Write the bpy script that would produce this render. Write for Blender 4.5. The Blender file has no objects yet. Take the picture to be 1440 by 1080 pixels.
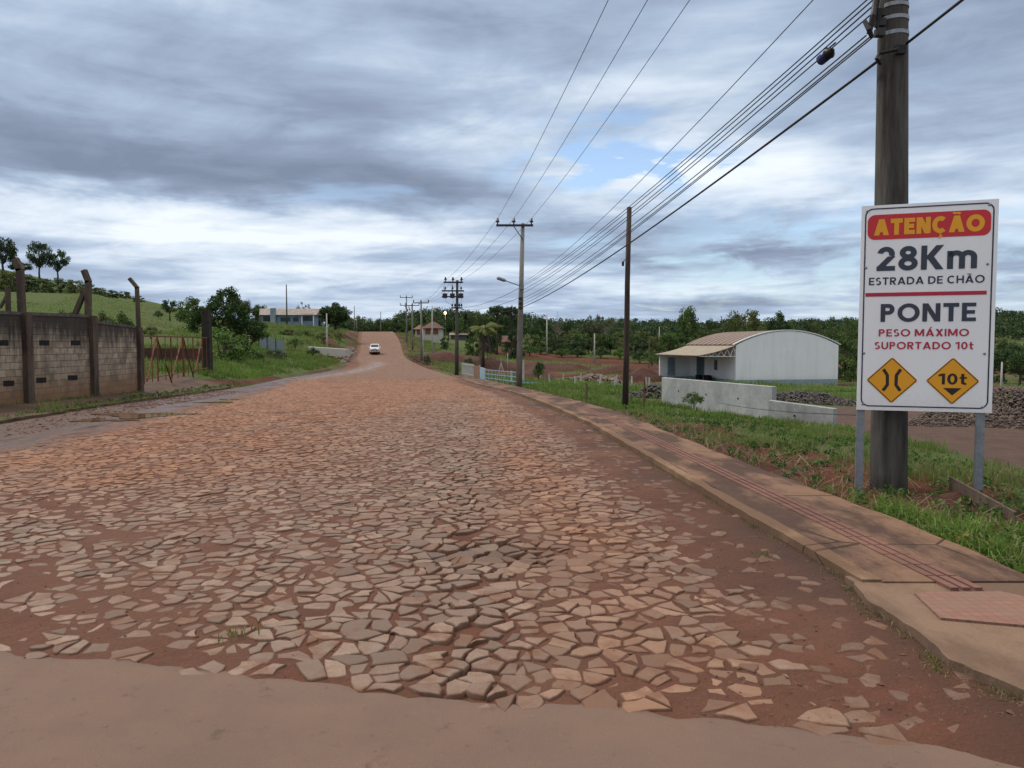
import bpy, math, random
import numpy as np
from mathutils import Vector, Matrix
R = math.radians
sc = bpy.context.scene
COL = sc.collection
random.seed(7); RNG = np.random.default_rng(7)

# ------------------------------------------------------------------ camera model
EYE = 1.65; F = 1040.0; PITCH = math.atan(55/1040)
CP, SP = math.cos(PITCH), math.sin(PITCH)
def ray(px, py):
    a = (px-720)/F; b = (540-py)/F
    return Vector((a, CP + b*SP, -SP + b*CP))
def at(px, py, Y):
    d = ray(px, py); t = Y/d.y
    return Vector((d.x*t, Y, EYE + d.z*t))
def atx(px, Y):
    return at(px, 485, Y).x

# ------------------------------------------------------------------ noise
def _h(ix, iy, s):
    n = (ix.astype(np.int64)*374761393 + iy.astype(np.int64)*668265263 + s*1442695041) & 0xffffffff
    n = ((n ^ (n >> 13))*1274126177) & 0xffffffff
    return ((n ^ (n >> 16)) & 0xffff)/65535.0
def vnoise(x, y, s=0):
    x = np.asarray(x, float); y = np.asarray(y, float)
    ix = np.floor(x); iy = np.floor(y); fx = x-ix; fy = y-iy
    fx = fx*fx*(3-2*fx); fy = fy*fy*(3-2*fy)
    a = _h(ix, iy, s); b = _h(ix+1, iy, s); c = _h(ix, iy+1, s); d = _h(ix+1, iy+1, s)
    return (a*(1-fx)+b*fx)*(1-fy) + (c*(1-fx)+d*fx)*fy
def fbm(x, y, sc_=1.0, oct=4, s=0):
    v = 0; a = .5; f = 1/sc_
    for i in range(oct):
        v = v + a*vnoise(x*f+17.3*i, y*f-9.1*i, s+i); a *= .5; f *= 2.03
    return v/(1-.5**oct)

# ------------------------------------------------------------------ road and terrain
RY = [-60, -12, 0, 10, 20, 28, 40, 50, 60, 80, 100, 115, 125, 138, 150, 168, 185, 200, 220, 260, 320, 500, 1500]
RZ = [0, 0, 0, 0, -.1, -.33, -.68, -.92, -1.08, -1.2, -.95, -.52, 0, 1.0, 2.0, 3.7, 4.85, 5.1, 4.2, 2, 4, 10, 20]
XRY = [-60, 0, 5.45, 6.9, 9.6, 13.9, 20, 28, 35, 41, 61, 86, 100, 115, 125, 150, 185, 260, 1500]
XRX = [2.6, 2.45, 2.25, 2.12, 1.93, 1.65, 1.07, .35, -.5, -1.5, -4.6, -10, -13.2, -16.6, -18.5, -22.8, -29.9, -44, -250]
XLY = [-60, 0, 15.3, 24, 38, 60, 80, 92, 105, 115, 125, 150, 185, 260, 1500]
XLX = [-7, -9, -10.6, -12.0, -14.4, -18.2, -19.6, -21, -23.2, -24.9, -26.3, -31, -37.9, -52, -258]
def pch(xs, ys):
    xs = np.array(xs, float); ys = np.array(ys, float)
    h = np.diff(xs); d = np.diff(ys)/h
    m = np.zeros(len(xs)); m[1:-1] = (d[:-1]*h[1:] + d[1:]*h[:-1])/(h[1:]+h[:-1]); m[0] = d[0]; m[-1] = d[-1]
    def f(x):
        x = np.clip(np.asarray(x, float), xs[0], xs[-1])
        i = np.clip(np.searchsorted(xs, x)-1, 0, len(xs)-2)
        t = (x-xs[i])/h[i]
        return ((2*t**3-3*t**2+1)*ys[i] + (t**3-2*t**2+t)*h[i]*m[i] + (-2*t**3+3*t**2)*ys[i+1] + (t**3-t**2)*h[i]*m[i+1])
    return f
zroad = pch(RY, RZ); xr = pch(XRY, XRX); xl = pch(XLY, XLX)
LD = [0, 3, 8, 16, 30, 50, 80, 140, 300, 900]
LT = {-60: [0, .1, .1, .1, .1, .2, .5, 1, 2, 4], 0: [0, .1, .1, .1, .1, .2, .5, 1, 3, 8],
 20: [-.1, .02, .15, .3, .5, 1, 2, 4, 10, 14], 38: [-.62, .08, .3, .6, 1.2, 2, 3.5, 6, 14, 18],
 60: [-1.08, -.3, .3, 1, 2, 3.2, 5, 8, 18, 24], 80: [-1.2, -.4, .4, 1.4, 3, 4.8, 6.5, 9, 20, 30],
 105: [-.82, -.3, .7, 2.2, 4, 6.3, 8.6, 11, 24, 34], 125: [0, 1.0, 2.5, 3.5, 5, 9, 10.7, 13, 26, 36],
 140: [1.15, 3, 4.2, 4.6, 7, 11.2, 12, 14, 28, 38], 160: [2.9, 4.3, 5.2, 5.8, 6.8, 10, 10.8, 14, 28, 40],
 185: [4.85, 5.3, 5.8, 6.2, 6.5, 8, 10, 18, 32, 44], 220: [4.2, 4.5, 5, 6, 7, 9, 13, 26, 36, 50],
 260: [2, 2.5, 4, 6, 8, 11, 18, 31, 40, 55], 320: [4, 5, 6, 7, 9, 11, 14, 22, 34, 50],
 500: [10, 10, 10, 10, 11, 12, 14, 18, 28, 40], 1500: [20]*10}
RD = [0, 3, 8, 20, 40, 80, 150, 300, 900]
RT = {-60: [0, 0, 0, -.2, -.5, -1, -2, -3, -4], 0: [0, .02, 0, -.2, -.5, -1, -2, -3, -4], 10: [0, .02, -.12, -.35, -.6, -1.2, -2, -3, -4],
 20: [-.1, -.24, -.62, -.8, -1.0, -1.6, -2.3, -3, -4], 40: [-.68, -.8, -1.0, -1.35, -1.7, -2.2, -2.8, -3, -4],
 60: [-1.08, -1.25, -1.55, -2.1, -2.4, -2.6, -3, -3, -4], 80: [-1.2, -1.3, -1.7, -2.7, -3.05, -3.1, -3.2, -3, -3],
 100: [-.95, -1.0, -1.3, -2.7, -3.1, -3.2, -3.2, -3, -2], 125: [0, -.2, -.6, -2.0, -2.7, -2.8, -3, -2, 0],
 150: [2, 1.6, .9, -1.0, -2, -2.2, -2.2, -1, 2], 185: [4.85, 4.5, 3.6, 2.0, .3, -.6, -.6, 1, 6],
 220: [4.2, 4, 4, 3, 1.8, .8, .6, 3, 9], 260: [2, 3, 5, 5.5, 4, 3, 2.5, 5, 13], 320: [4, 6, 9, 10, 9, 6, 5, 9, 18],
 500: [10, 12, 15, 16, 16, 15, 14, 18, 30], 1500: [20, 20, 22, 25, 25, 25, 25, 30, 40]}
def mktab(T):
    ys = sorted(T); return np.array(ys, float), np.array([T[k] for k in ys], float)
LYs, LV = mktab(LT); RYs, RV = mktab(RT)
def tab(ys, V, ds, y, d):
    ds = np.array(ds, float)
    i = np.clip(np.searchsorted(ys, y)-1, 0, len(ys)-2); t = np.clip((y-ys[i])/(ys[i+1]-ys[i]), 0, 1)
    j = np.clip(np.searchsorted(ds, d)-1, 0, len(ds)-2); u = np.clip((d-ds[j])/(ds[j+1]-ds[j]), 0, 1)
    return (V[i, j]*(1-u)+V[i, j+1]*u)*(1-t) + (V[i+1, j]*(1-u)+V[i+1, j+1]*u)*t
def H(x, y):
    x = np.asarray(x, float); y = np.asarray(y, float); x, y = np.broadcast_arrays(x, y)
    L = xl(y)-x; Rr = x-xr(y); z = zroad(y)
    zl = tab(LYs, LV, LD, y, np.clip(L, 0, 899)); zr_ = tab(RYs, RV, RD, y, np.clip(Rr, 0, 899))
    o = np.where(L > 0, zl, np.where(Rr > 0, zr_, z))
    dd = np.maximum(L, Rr); a = np.clip((dd-1.5)/6, 0, 1)
    n = (fbm(x, y, 9, 3, 3)-.5)*.5*a + (fbm(x, y, 1.1, 3, 9)-.5)*.16*np.clip((dd-1.0)/2, 0, 1)
    big = (fbm(x, y, 60, 2, 5)-.5)*5*np.clip((dd-100)/100, 0, 1)
    # spoil heaps of the opened plots on the right
    m = np.clip((Rr-9)/8, 0, 1)*np.clip((y-64)/8, 0, 1)*np.clip((135-y)/20, 0, 1)
    n = n + m*(fbm(x, y, 7, 3, 31)-.45)*1.7
    return o + n + big
def gz(x, y): return float(H(x, y))
def gnd(px, Y):
    x = atx(px, Y); return Vector((x, Y, gz(x, Y)))

# ------------------------------------------------------------------ objects
def tag(o, label=None, cat=None, group=None, kind=None):
    if label: o['label'] = label
    if cat: o['category'] = cat
    if group: o['group'] = group
    if kind: o['kind'] = kind
    return o
def empty(name, loc=(0, 0, 0), rz=0.0):
    o = bpy.data.objects.new(name, None); COL.objects.link(o); o.location = loc; o.rotation_euler.z = rz
    o.empty_display_size = .2; return o
class MB:
    def __init__(s): s.v = []; s.f = []; s.m = []; s.mi = 0
    def box(s, c, d, rz=0.0, M=None, taper=1.0):
        n = len(s.v); cx, cy, cz = c; a, b, h = d[0]/2, d[1]/2, d[2]/2
        for z, k in ((-h, 1), (h, taper)):
            for x, y in ((-a, -b), (a, -b), (a, b), (-a, b)):
                p = Vector((x*k, y*k, z))
                if M is not None: p = M @ p
                else: p.rotate(Matrix.Rotation(rz, 3, 'Z'))
                s.v.append((p.x+cx, p.y+cy, p.z+cz))
        for q in ((3, 2, 1, 0), (4, 5, 6, 7), (0, 1, 5, 4), (1, 2, 6, 5), (2, 3, 7, 6), (3, 0, 4, 7)):
            s.f.append(tuple(n+i for i in q)); s.m.append(s.mi)
        return s
    def bar(s, p, q, w, h=None, up=(0, 0, 1)):
        h = h or w; p = Vector(p); q = Vector(q); d = q-p; L = d.length
        if L < 1e-6: return s
        z = d/L; u = Vector(up)
        if abs(z.dot(u)) > .95: u = Vector((0, 1, 0))
        x = u.cross(z).normalized(); y = z.cross(x)
        M = Matrix((x, y, z)).transposed()
        return s.box((p+q)/2, (w, h, L), M=M)
    def tube(s, pts, rad, n=8, cap=True):
        pts = [Vector(p) for p in pts]
        if not hasattr(rad, '__len__'): rad = [rad]*len(pts)
        base = len(s.v); u = None
        for i, p in enumerate(pts):
            d = (pts[min(i+1, len(pts)-1)]-pts[max(i-1, 0)])
            d = d.normalized() if d.length > 1e-9 else Vector((0, 0, 1))
            if u is None:
                u = Vector((1, 0, 0)) if abs(d.x) < .8 else Vector((0, 1, 0))
            u = (u-d*u.dot(d)).normalized(); w = d.cross(u)
            for k in range(n):
                a = 2*math.pi*k/n; q = p+(u*math.cos(a)+w*math.sin(a))*rad[i]; s.v.append(tuple(q))
        for i in range(len(pts)-1):
            for k in range(n):
                a = base+i*n+k; b = base+i*n+(k+1) % n
                s.f.append((a, b, b+n, a+n)); s.m.append(s.mi)
        if cap:
            s.f.append(tuple(base+k for k in reversed(range(n)))); s.m.append(s.mi)
            e = base+(len(pts)-1)*n; s.f.append(tuple(e+k for k in range(n))); s.m.append(s.mi)
        return s
    def poly(s, pts):
        n = len(s.v); s.v += [tuple(p) for p in pts]; s.f.append(tuple(range(n, n+len(pts)))); s.m.append(s.mi); return s
    def prism(s, pts, off):
        """closed solid from a planar polygon swept by vector off"""
        n = len(s.v); k = len(pts); off = Vector(off)
        s.v += [tuple(p) for p in pts] + [tuple(Vector(p)+off) for p in pts]
        s.f.append(tuple(n+i for i in reversed(range(k)))); s.f.append(tuple(n+k+i for i in range(k))); s.m += [s.mi]*2
        for i in range(k):
            j = (i+1) % k; s.f.append((n+i, n+j, n+k+j, n+k+i)); s.m.append(s.mi)
        return s
    def build(s, name, mats, parent=None, smooth=False, bevel=0):
        me = bpy.data.meshes.new(name); me.from_pydata([tuple(map(float, v)) for v in s.v], [], s.f)
        for m in (mats if isinstance(mats, (list, tuple)) else [mats]): me.materials.append(m)
        for p, i in zip(me.polygons, s.m): p.material_index = i; p.use_smooth = smooth
        me.update(); o = bpy.data.objects.new(name, me); COL.objects.link(o)
        if parent is not None: o.parent = parent
        if bevel:
            b = o.modifiers.new('b', 'BEVEL'); b.width = bevel; b.segments = 2; b.limit_method = 'ANGLE'
        return o
def np_mesh(name, V, Fs, mats, attrs=None, parent=None, smooth=False, mi=None):
    """V (n,3); Fs list of int arrays (m,k)."""
    me = bpy.data.meshes.new(name); V = np.asarray(V, np.float32)
    me.vertices.add(len(V)); me.vertices.foreach_set('co', V.ravel())
    loops = np.concatenate([f.ravel() for f in Fs]).astype(np.int32)
    tot = np.concatenate([np.full(len(f), f.shape[1]) for f in Fs]).astype(np.int32)
    st = np.concatenate([[0], np.cumsum(tot)[:-1]]).astype(np.int32)
    me.loops.add(len(loops)); me.loops.foreach_set('vertex_index', loops)
    me.polygons.add(len(tot)); me.polygons.foreach_set('loop_start', st)
    try: me.polygons.foreach_set('loop_total', tot)
    except Exception: pass
    me.polygons.foreach_set('use_smooth', np.full(len(tot), smooth))
    if mi is not None: me.polygons.foreach_set('material_index', np.asarray(mi, np.int32))
    for m in (mats if isinstance(mats, (list, tuple)) else [mats]): me.materials.append(m)
    for k, a in (attrs or {}).items():
        at_ = me.attributes.new(k, 'FLOAT', 'POINT'); at_.data.foreach_set('value', np.asarray(a, np.float32))
    me.update(calc_edges=True); me.validate()
    o = bpy.data.objects.new(name, me); COL.objects.link(o)
    if parent is not None: o.parent = parent
    return o
def copy_tree(o, parent=None):
    c = o.copy(); COL.objects.link(c)
    if parent is not None: c.parent = parent
    for ch in [k for k in bpy.data.objects if k.parent == o]: copy_tree(ch, c)
    return c

# ------------------------------------------------------------------ materials
class NT:
    def __init__(s, name):
        s.m = bpy.data.materials.new(name); s.m.use_nodes = True; s.t = s.m.node_tree; s.n = s.t.nodes
        s.b = s.n['Principled BSDF']; s.o = s.n['Material Output']
        s.tc = s.n.new('ShaderNodeTexCoord')
    def new(s, t, **k):
        n = s.n.new(t)
        for a, v in k.items(): setattr(n, a, v)
        return n
    def link(s, a, b): s.t.links.new(a, b)
    def noise(s, scale, detail=4, rough=.6, vec=None, dist=0):
        n = s.new('ShaderNodeTexNoise'); n.inputs['Scale'].default_value = scale; n.inputs['Detail'].default_value = detail
        n.inputs['Roughness'].default_value = rough; n.inputs['Distortion'].default_value = dist
        s.link(vec or s.tc.outputs['Object'], n.inputs['Vector']); return n.outputs['Fac']
    def mix(s, fac, a, b, mode='MIX'):
        n = s.new('ShaderNodeMix'); n.data_type = 'RGBA'; n.blend_type = mode
        for sock, v in ((n.inputs['Factor'], fac), (n.inputs['A'], a), (n.inputs['B'], b)):
            pass
        ins = [i for i in n.inputs if i.enabled]
        for i, v in zip(ins, (fac, a, b)):
            if isinstance(v, (int, float)): i.default_value = v
            elif isinstance(v, tuple): i.default_value = (*v[:3], 1)
            else: s.link(v, i)
        return [o for o in n.outputs if o.enabled][0]
    def mr(s, v, a, b, c=0.0, d=1.0):
        n = s.new('ShaderNodeMapRange'); s.link(v, n.inputs[0])
        for i, x in zip((1, 2, 3, 4), (a, b, c, d)): n.inputs[i].default_value = x
        return n.outputs[0]
    def math(s, op, a, b=0.0):
        n = s.new('ShaderNodeMath', operation=op)
        for i, v in ((0, a), (1, b)):
            if isinstance(v, (int, float)): n.inputs[i].default_value = v
            else: s.link(v, n.inputs[i])
        return n.outputs[0]
    def attr(s, name):
        n = s.new('ShaderNodeAttribute'); n.attribute_name = name; return n.outputs['Fac']
    def color(s, c): s.link(c, s.b.inputs['Base Color'])
    def rough(s, v):
        if isinstance(v, (int, float)): s.b.inputs['Roughness'].default_value = v
        else: s.link(v, s.b.inputs['Roughness'])
    def bump(s, h, dist=.02, st=.6):
        n = s.new('ShaderNodeBump'); n.inputs['Strength'].default_value = st; n.inputs['Distance'].default_value = dist
        s.link(h, n.inputs['Height']); s.link(n.outputs[0], s.b.inputs['Normal'])
    def map(s, scale=(1, 1, 1), loc=(0, 0, 0), rot=(0, 0, 0), vec=None):
        n = s.new('ShaderNodeMapping'); n.inputs['Scale'].default_value = scale; n.inputs['Location'].default_value = loc; n.inputs['Rotation'].default_value = rot
        s.link(vec or s.tc.outputs['Object'], n.inputs['Vector']); return n.outputs[0]
def M(name, c1, c2=None, scale=6, rough=.8, bump=.3, metal=0.0, dist=.01, streak=None, spec=.4):
    t = NT(name); c2 = c2 or tuple(x*.65 for x in c1)
    vec = t.map(scale=streak) if streak else None
    a = t.mr(t.noise(scale, 6, .65, vec), .32, .68); b = t.noise(scale*6, 3, .6, vec)
    c = t.mix(a, c1, c2); c = t.mix(t.mr(b, .3, .7, 0, .35), c, tuple(x*.6 for x in c2)); t.color(c)
    t.rough(t.mr(a, 0, 1, max(rough-.1, .05), min(rough+.1, 1))); t.b.inputs['Metallic'].default_value = metal
    t.b.inputs['Specular IOR Level'].default_value = spec
    if bump: t.bump(b, dist, bump)
    return t.m
def leafmat(name, dark, light, hue=.3, trans=.25):
    t = NT(name); oi = t.new('ShaderNodeObjectInfo')
    c = t.mix(t.attr('tone'), dark, light)
    hsv = t.new('ShaderNodeHueSaturation'); t.link(c, hsv.inputs['Color'])
    t.link(t.mr(oi.outputs['Random'], 0, 1, .5-.03*hue, .5+.03*hue), hsv.inputs['Hue'])
    t.link(t.mr(oi.outputs['Random'], 0, 1, 1.25, .7), hsv.inputs['Value'])
    c = hsv.outputs[0]; t.color(c); t.rough(.6); t.b.inputs['Specular IOR Level'].default_value = .25
    tr = t.new('ShaderNodeBsdfTranslucent'); t.link(c, tr.inputs[0])
    mx = t.new('ShaderNodeMixShader'); mx.inputs[0].default_value = trans
    t.link(t.b.outputs[0], mx.inputs[1]); t.link(tr.outputs[0], mx.inputs[2]); t.link(mx.outputs[0], t.o.inputs[0])
    return t.m

SOIL = (.082, .031, .019); SOILD = (.042, .018, .012)
m_conc = M('weathered_concrete', (.36, .36, .34), (.2, .2, .19), 3, .9, .4)
m_concl = M('pale_concrete', (.50, .49, .46), (.36, .35, .32), 4, .9, .3)
m_polec = M('pole_concrete', (.30, .285, .26), (.13, .12, .105), 2.5, .9, .5, streak=(1, 1, .25))
m_poledark = M('dark_pole_concrete', (.13, .12, .105), (.05, .046, .042), 2.2, .9, .6, streak=(1.5, 1.5, .2))
m_wood = M('pole_timber', (.085, .055, .04), (.03, .022, .018), 5, .9, .6, streak=(3, 3, .3))
m_woodold = M('old_timber', (.17, .12, .085), (.07, .05, .035), 5, .9, .6, streak=(2, 2, .5))
m_steel = M('galvanised_steel', (.36, .38, .40), (.24, .26, .28), 8, .5, .1, .6)
m_black = M('black_rubber', (.012, .012, .014), None, 8, .5, .1)
m_dark = M('dark_fitting', (.035, .033, .033), None, 8, .6, .1)
m_insul = M('brown_porcelain', (.06, .035, .03), None, 8, .3, .0)
m_blue = M('blue_plastic', (.012, .03, .16), (.01, .02, .1), 5, .35, .0)
m_rust = M('rusty_iron', (.22, .075, .035), (.10, .035, .02), 12, .9, .4)
m_white = M('white_paint', (.74, .76, .78), (.62, .65, .67), .8, .7, .05)
def plaster(name, c, stain, z0=.2, z1=1.6, soilc=(.20, .11, .07)):
    t = NT(name); sp = t.new('ShaderNodeSeparateXYZ'); t.link(t.tc.outputs['Object'], sp.inputs[0])
    v = t.noise(1.2, 6, .7, t.map((1.6, 1.6, .18))); n = t.noise(.5, 5, .6); f = t.noise(7, 5, .7)
    k = t.mix(t.mr(v, .48, .75, 0, .28), c, stain); k = t.mix(t.mr(n, .4, .65, 0, .4), k, tuple(x*.86 for x in c))
    lo = t.mr(t.math('ADD', sp.outputs[2], t.math('MULTIPLY', t.math('SUBTRACT', f, .5), 1.4)), z1, z0); k = t.mix(t.math('MULTIPLY', lo, .45), k, soilc)
    t.color(k); t.rough(.9); t.bump(f, .01, .3); return t.m
m_wplaster = plaster('white_render_wall', (.80, .81, .82), (.40, .42, .42))
m_teal = M('grey_teal_paint', (.29, .38, .40), (.22, .30, .32), 1.2, .7, .05)
m_tealdoor = M('teal_door_paint', (.10, .16, .17), None, 2, .6, .05)
m_bluedoor = M('pale_blue_door_paint', (.30, .40, .50), None, 2, .6, .05)
m_glassd = M('dark_glass', (.02, .025, .03), None, 2, .15, 0)
m_asb = M('fibre_cement_roof', (.34, .29, .26), (.20, .165, .15), 1.5, .9, .3)
m_canopy = M('canopy_sheet', (.33, .28, .21), (.24, .20, .155), 2, .8, .2)
m_tile = M('clay_tile', (.15, .07, .055), (.09, .045, .04), 2, .9, .4)
m_cream = M('cream_plaster', (.56, .54, .46), (.42, .40, .33), 1, .9, .1)
m_bluewall = M('blue_grey_plaster', (.20, .29, .36), (.14, .21, .27), 1, .9, .1)
m_brickr = M('red_brick', (.26, .10, .06), (.16, .07, .045), 4, .9, .4)
m_bark = M('bark', (.10, .075, .055), (.045, .035, .028), 6, .95, .6, streak=(1, 1, .3))
m_barkpale = M('pale_bark', (.24, .20, .16), (.11, .09, .07), 4, .95, .4, streak=(1, 1, .3))
m_rock = M('dark_basalt', (.13, .115, .11), (.06, .052, .05), 3, .9, .4)
m_pale = M('pale_rubble', (.30, .24, .21), (.17, .11, .09), 2, .9, .4)
m_red = M('red_wrapper', (.55, .06, .035), (.45, .12, .06), 20, .4, .2)
# ------------------------------------------------------------------ world, sun, camera
def build_world():
    w = bpy.data.worlds.new('World'); sc.world = w; w.use_nodes = True; t = w.node_tree; N = t.nodes; N.clear()
    def lk(a, b): t.links.new(a, b)
    def mth(op, a, b=0.0, c=None):
        n = N.new('ShaderNodeMath'); n.operation = op
        for i, v in enumerate([a, b] + ([c] if c is not None else [])):
            if isinstance(v, (int, float)): n.inputs[i].default_value = v
            else: lk(v, n.inputs[i])
        return n.outputs[0]
    def mr(v, a, b, c=0.0, d=1.0, sm=True):
        n = N.new('ShaderNodeMapRange'); n.interpolation_type = 'SMOOTHSTEP' if sm else 'LINEAR'; lk(v, n.inputs[0])
        for i, x in zip((1, 2, 3, 4), (a, b, c, d)): n.inputs[i].default_value = x
        return n.outputs[0]
    tc = N.new('ShaderNodeTexCoord'); sep = N.new('ShaderNodeSeparateXYZ'); lk(tc.outputs['Generated'], sep.inputs[0])
    X, Y, Z = sep.outputs
    zz = mth('MAXIMUM', mth('ADD', Z, .10), .03)
    cx = mth('DIVIDE', X, zz); cy = mth('DIVIDE', Y, zz)
    def comb(a, b, c=0.0):
        n = N.new('ShaderNodeCombineXYZ')
        for i, v in enumerate((a, b, c)):
            if isinstance(v, (int, float)): n.inputs[i].default_value = v
            else: lk(v, n.inputs[i])
        return n.outputs[0]
    def noise(vec, s, d=6, r=.55, dist=0.0):
        n = N.new('ShaderNodeTexNoise'); lk(vec, n.inputs['Vector']); n.inputs['Scale'].default_value = s
        n.inputs['Detail'].default_value = d; n.inputs['Roughness'].default_value = r; n.inputs['Distortion'].default_value = dist
        return n.outputs['Fac']
    az = mth('ARCTAN2', X, Y); el = mth('ARCSINE', Z)
    sk = comb(mth('ADD', mth('MULTIPLY', cx, .8), mth('MULTIPLY', cy, .25)), mth('MULTIPLY', cy, .9), 3.1)
    big = noise(sk, .9, 7, .52, .5)                                           # broken cloud deck seen in perspective
    fine = noise(sk, 3.2, 6, .6, .7)
    st = comb(mth('ADD', mth('MULTIPLY', az, 2.2), mth('MULTIPLY', el, 3.0)), mth('MULTIPLY', el, 20.0), 1.7)
    streak = noise(st, 1.6, 6, .55, .45)
    stm = mr(el, .02, .22, 1, 0)
    wob = mth('MULTIPLY', mth('SUBTRACT', noise(comb(mth('MULTIPLY', az, 6), mth('MULTIPLY', el, 14), 1.3), 1.5, 4, .6), .5), 1.1)
    wob2 = mth('MULTIPLY', wob, -1.0)
    def blob(px, py, rx, ry, soft=1.0):
        a0 = math.atan((px-720)/1040); e0 = math.atan((485-py)/1040/math.hypot(1, (px-720)/1040))
        dx = mth('MULTIPLY', mth('SUBTRACT', az, a0), 1040/rx); dy = mth('MULTIPLY', mth('SUBTRACT', el, e0), 1040/ry)
        d = mth('ADD', mth('SQRT', mth('ADD', mth('MULTIPLY', dx, dx), mth('MULTIPLY', dy, dy))), wob if int(px) % 20 else wob2)
        return mr(d, .25, 1.25, 1, 0)
    # brightness of the cloud deck: dark masses (negative) and bright breaks (positive) where they hang in the sky
    b = mth('ADD', mth('MULTIPLY', mth('SUBTRACT', big, .5), 1.45), .50)
    b = mth('ADD', b, mth('MULTIPLY', mth('SUBTRACT', fine, .5), .5))
    b = mth('ADD', b, mth('MULTIPLY', mth('MULTIPLY', mth('SUBTRACT', streak, .5), 1.5), mr(el, .03, .30, 1, .25)))
    for px, py, rx, ry, k in SKYBLOBS:
        b = mth('ADD', b, mth('MULTIPLY', blob(px, py, rx, ry), k))
    cr = N.new('ShaderNodeValToRGB'); lk(b, cr.inputs[0]); e = cr.color_ramp.elements
    e[0].position = 0; e[0].color = (.160, .200, .280, 1); e[1].position = 1; e[1].color = (.66, .71, .77, 1)
    for p, c in ((.25, (.215, .265, .36)), (.5, (.315, .395, .515)), (.75, (.50, .57, .66))):
        q = e.new(p); q.color = (*c, 1)
    sky = N.new('ShaderNodeTexSky'); sky.sky_type = 'NISHITA'; sky.sun_disc = False
    sky.sun_elevation = R(SUN_EL); sky.sun_rotation = R(SUN_ROT); sky.ozone_density = 2.0; sky.air_density = 1.0; sky.dust_density = .6
    bs = N.new('ShaderNodeBackground'); lk(sky.outputs[0], bs.inputs[0]); bs.inputs[1].default_value = .125
    bc = N.new('ShaderNodeBackground'); wm = N.new('ShaderNodeMix'); wm.data_type = 'RGBA'; wi = [i for i in wm.inputs if i.enabled]
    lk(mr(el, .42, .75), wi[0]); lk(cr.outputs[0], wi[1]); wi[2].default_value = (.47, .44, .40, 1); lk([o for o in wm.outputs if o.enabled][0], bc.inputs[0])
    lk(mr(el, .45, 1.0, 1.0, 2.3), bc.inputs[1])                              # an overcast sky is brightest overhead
    hole = mth('MULTIPLY', mr(noise(comb(mth('MULTIPLY', az, 5), mth('MULTIPLY', el, 15), 9.0), 2.0, 6, .6, .3), .40, .60), 1.0)
    hm = mth('MULTIPLY', hole, mth('ADD', mth('ADD', mth('MULTIPLY', blob(865, 243, 170, 42), 1.6), mth('MULTIPLY', blob(830, 175, 130, 20), .6)), mth('MULTIPLY', blob(1230, 350, 380, 90), .6)))
    gen = mth('MULTIPLY', mr(big, .40, .30), mr(el, .40, .10, 0, .5))
    cov = mth('SUBTRACT', 1.0, mth('MINIMUM', mth('ADD', hm, gen), .92))
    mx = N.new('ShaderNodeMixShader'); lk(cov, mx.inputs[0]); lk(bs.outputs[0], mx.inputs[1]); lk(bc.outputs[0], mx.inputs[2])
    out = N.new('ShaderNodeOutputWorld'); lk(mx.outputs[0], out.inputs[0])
SUN_EL, SUN_ROT = 52, -60
SKYBLOBS = [(250, 110, 620, 130, -.20), (420, 250, 420, 48, -.26), (60, 215, 260, 50, -.16), (330, 315, 420, 42, .42), (660, 210, 130, 45, .22),
            (1000, 255, 260, 55, .30), (1380, 300, 220, 40, .28), (720, 30, 260, 60, -.10), (1250, 200, 300, 60, -.10), (980, 90, 260, 70, .10),
            (560, 380, 400, 26, .18), (1050, 345, 320, 30, -.12), (1330, 120, 200, 70, .02), (700, 455, 900, 22, .20)]
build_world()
sun = bpy.data.lights.new('sun', 'SUN'); sun.energy = 1.5; sun.angle = R(14); sun.color = (1, .94, .86)
so = bpy.data.objects.new('sun', sun); COL.objects.link(so)
_d = Vector((math.sin(R(SUN_ROT))*math.cos(R(SUN_EL)), math.cos(R(SUN_ROT))*math.cos(R(SUN_EL)), math.sin(R(SUN_EL))))
so.rotation_euler = (-_d).to_track_quat('-Z', 'Y').to_euler()
cam = bpy.data.cameras.new('camera'); co = bpy.data.objects.new('camera', cam); COL.objects.link(co)
cam.sensor_width = 36; cam.lens = 26.0; cam.clip_end = 6000; cam.clip_start = .05
co.location = (0, 0, EYE); co.rotation_euler = (math.pi/2-PITCH, 0, 0); sc.camera = co
sc.view_settings.view_transform = 'Standard'; sc.view_settings.look = 'None'; sc.view_settings.exposure = .48; sc.view_settings.gamma = 1

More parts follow.
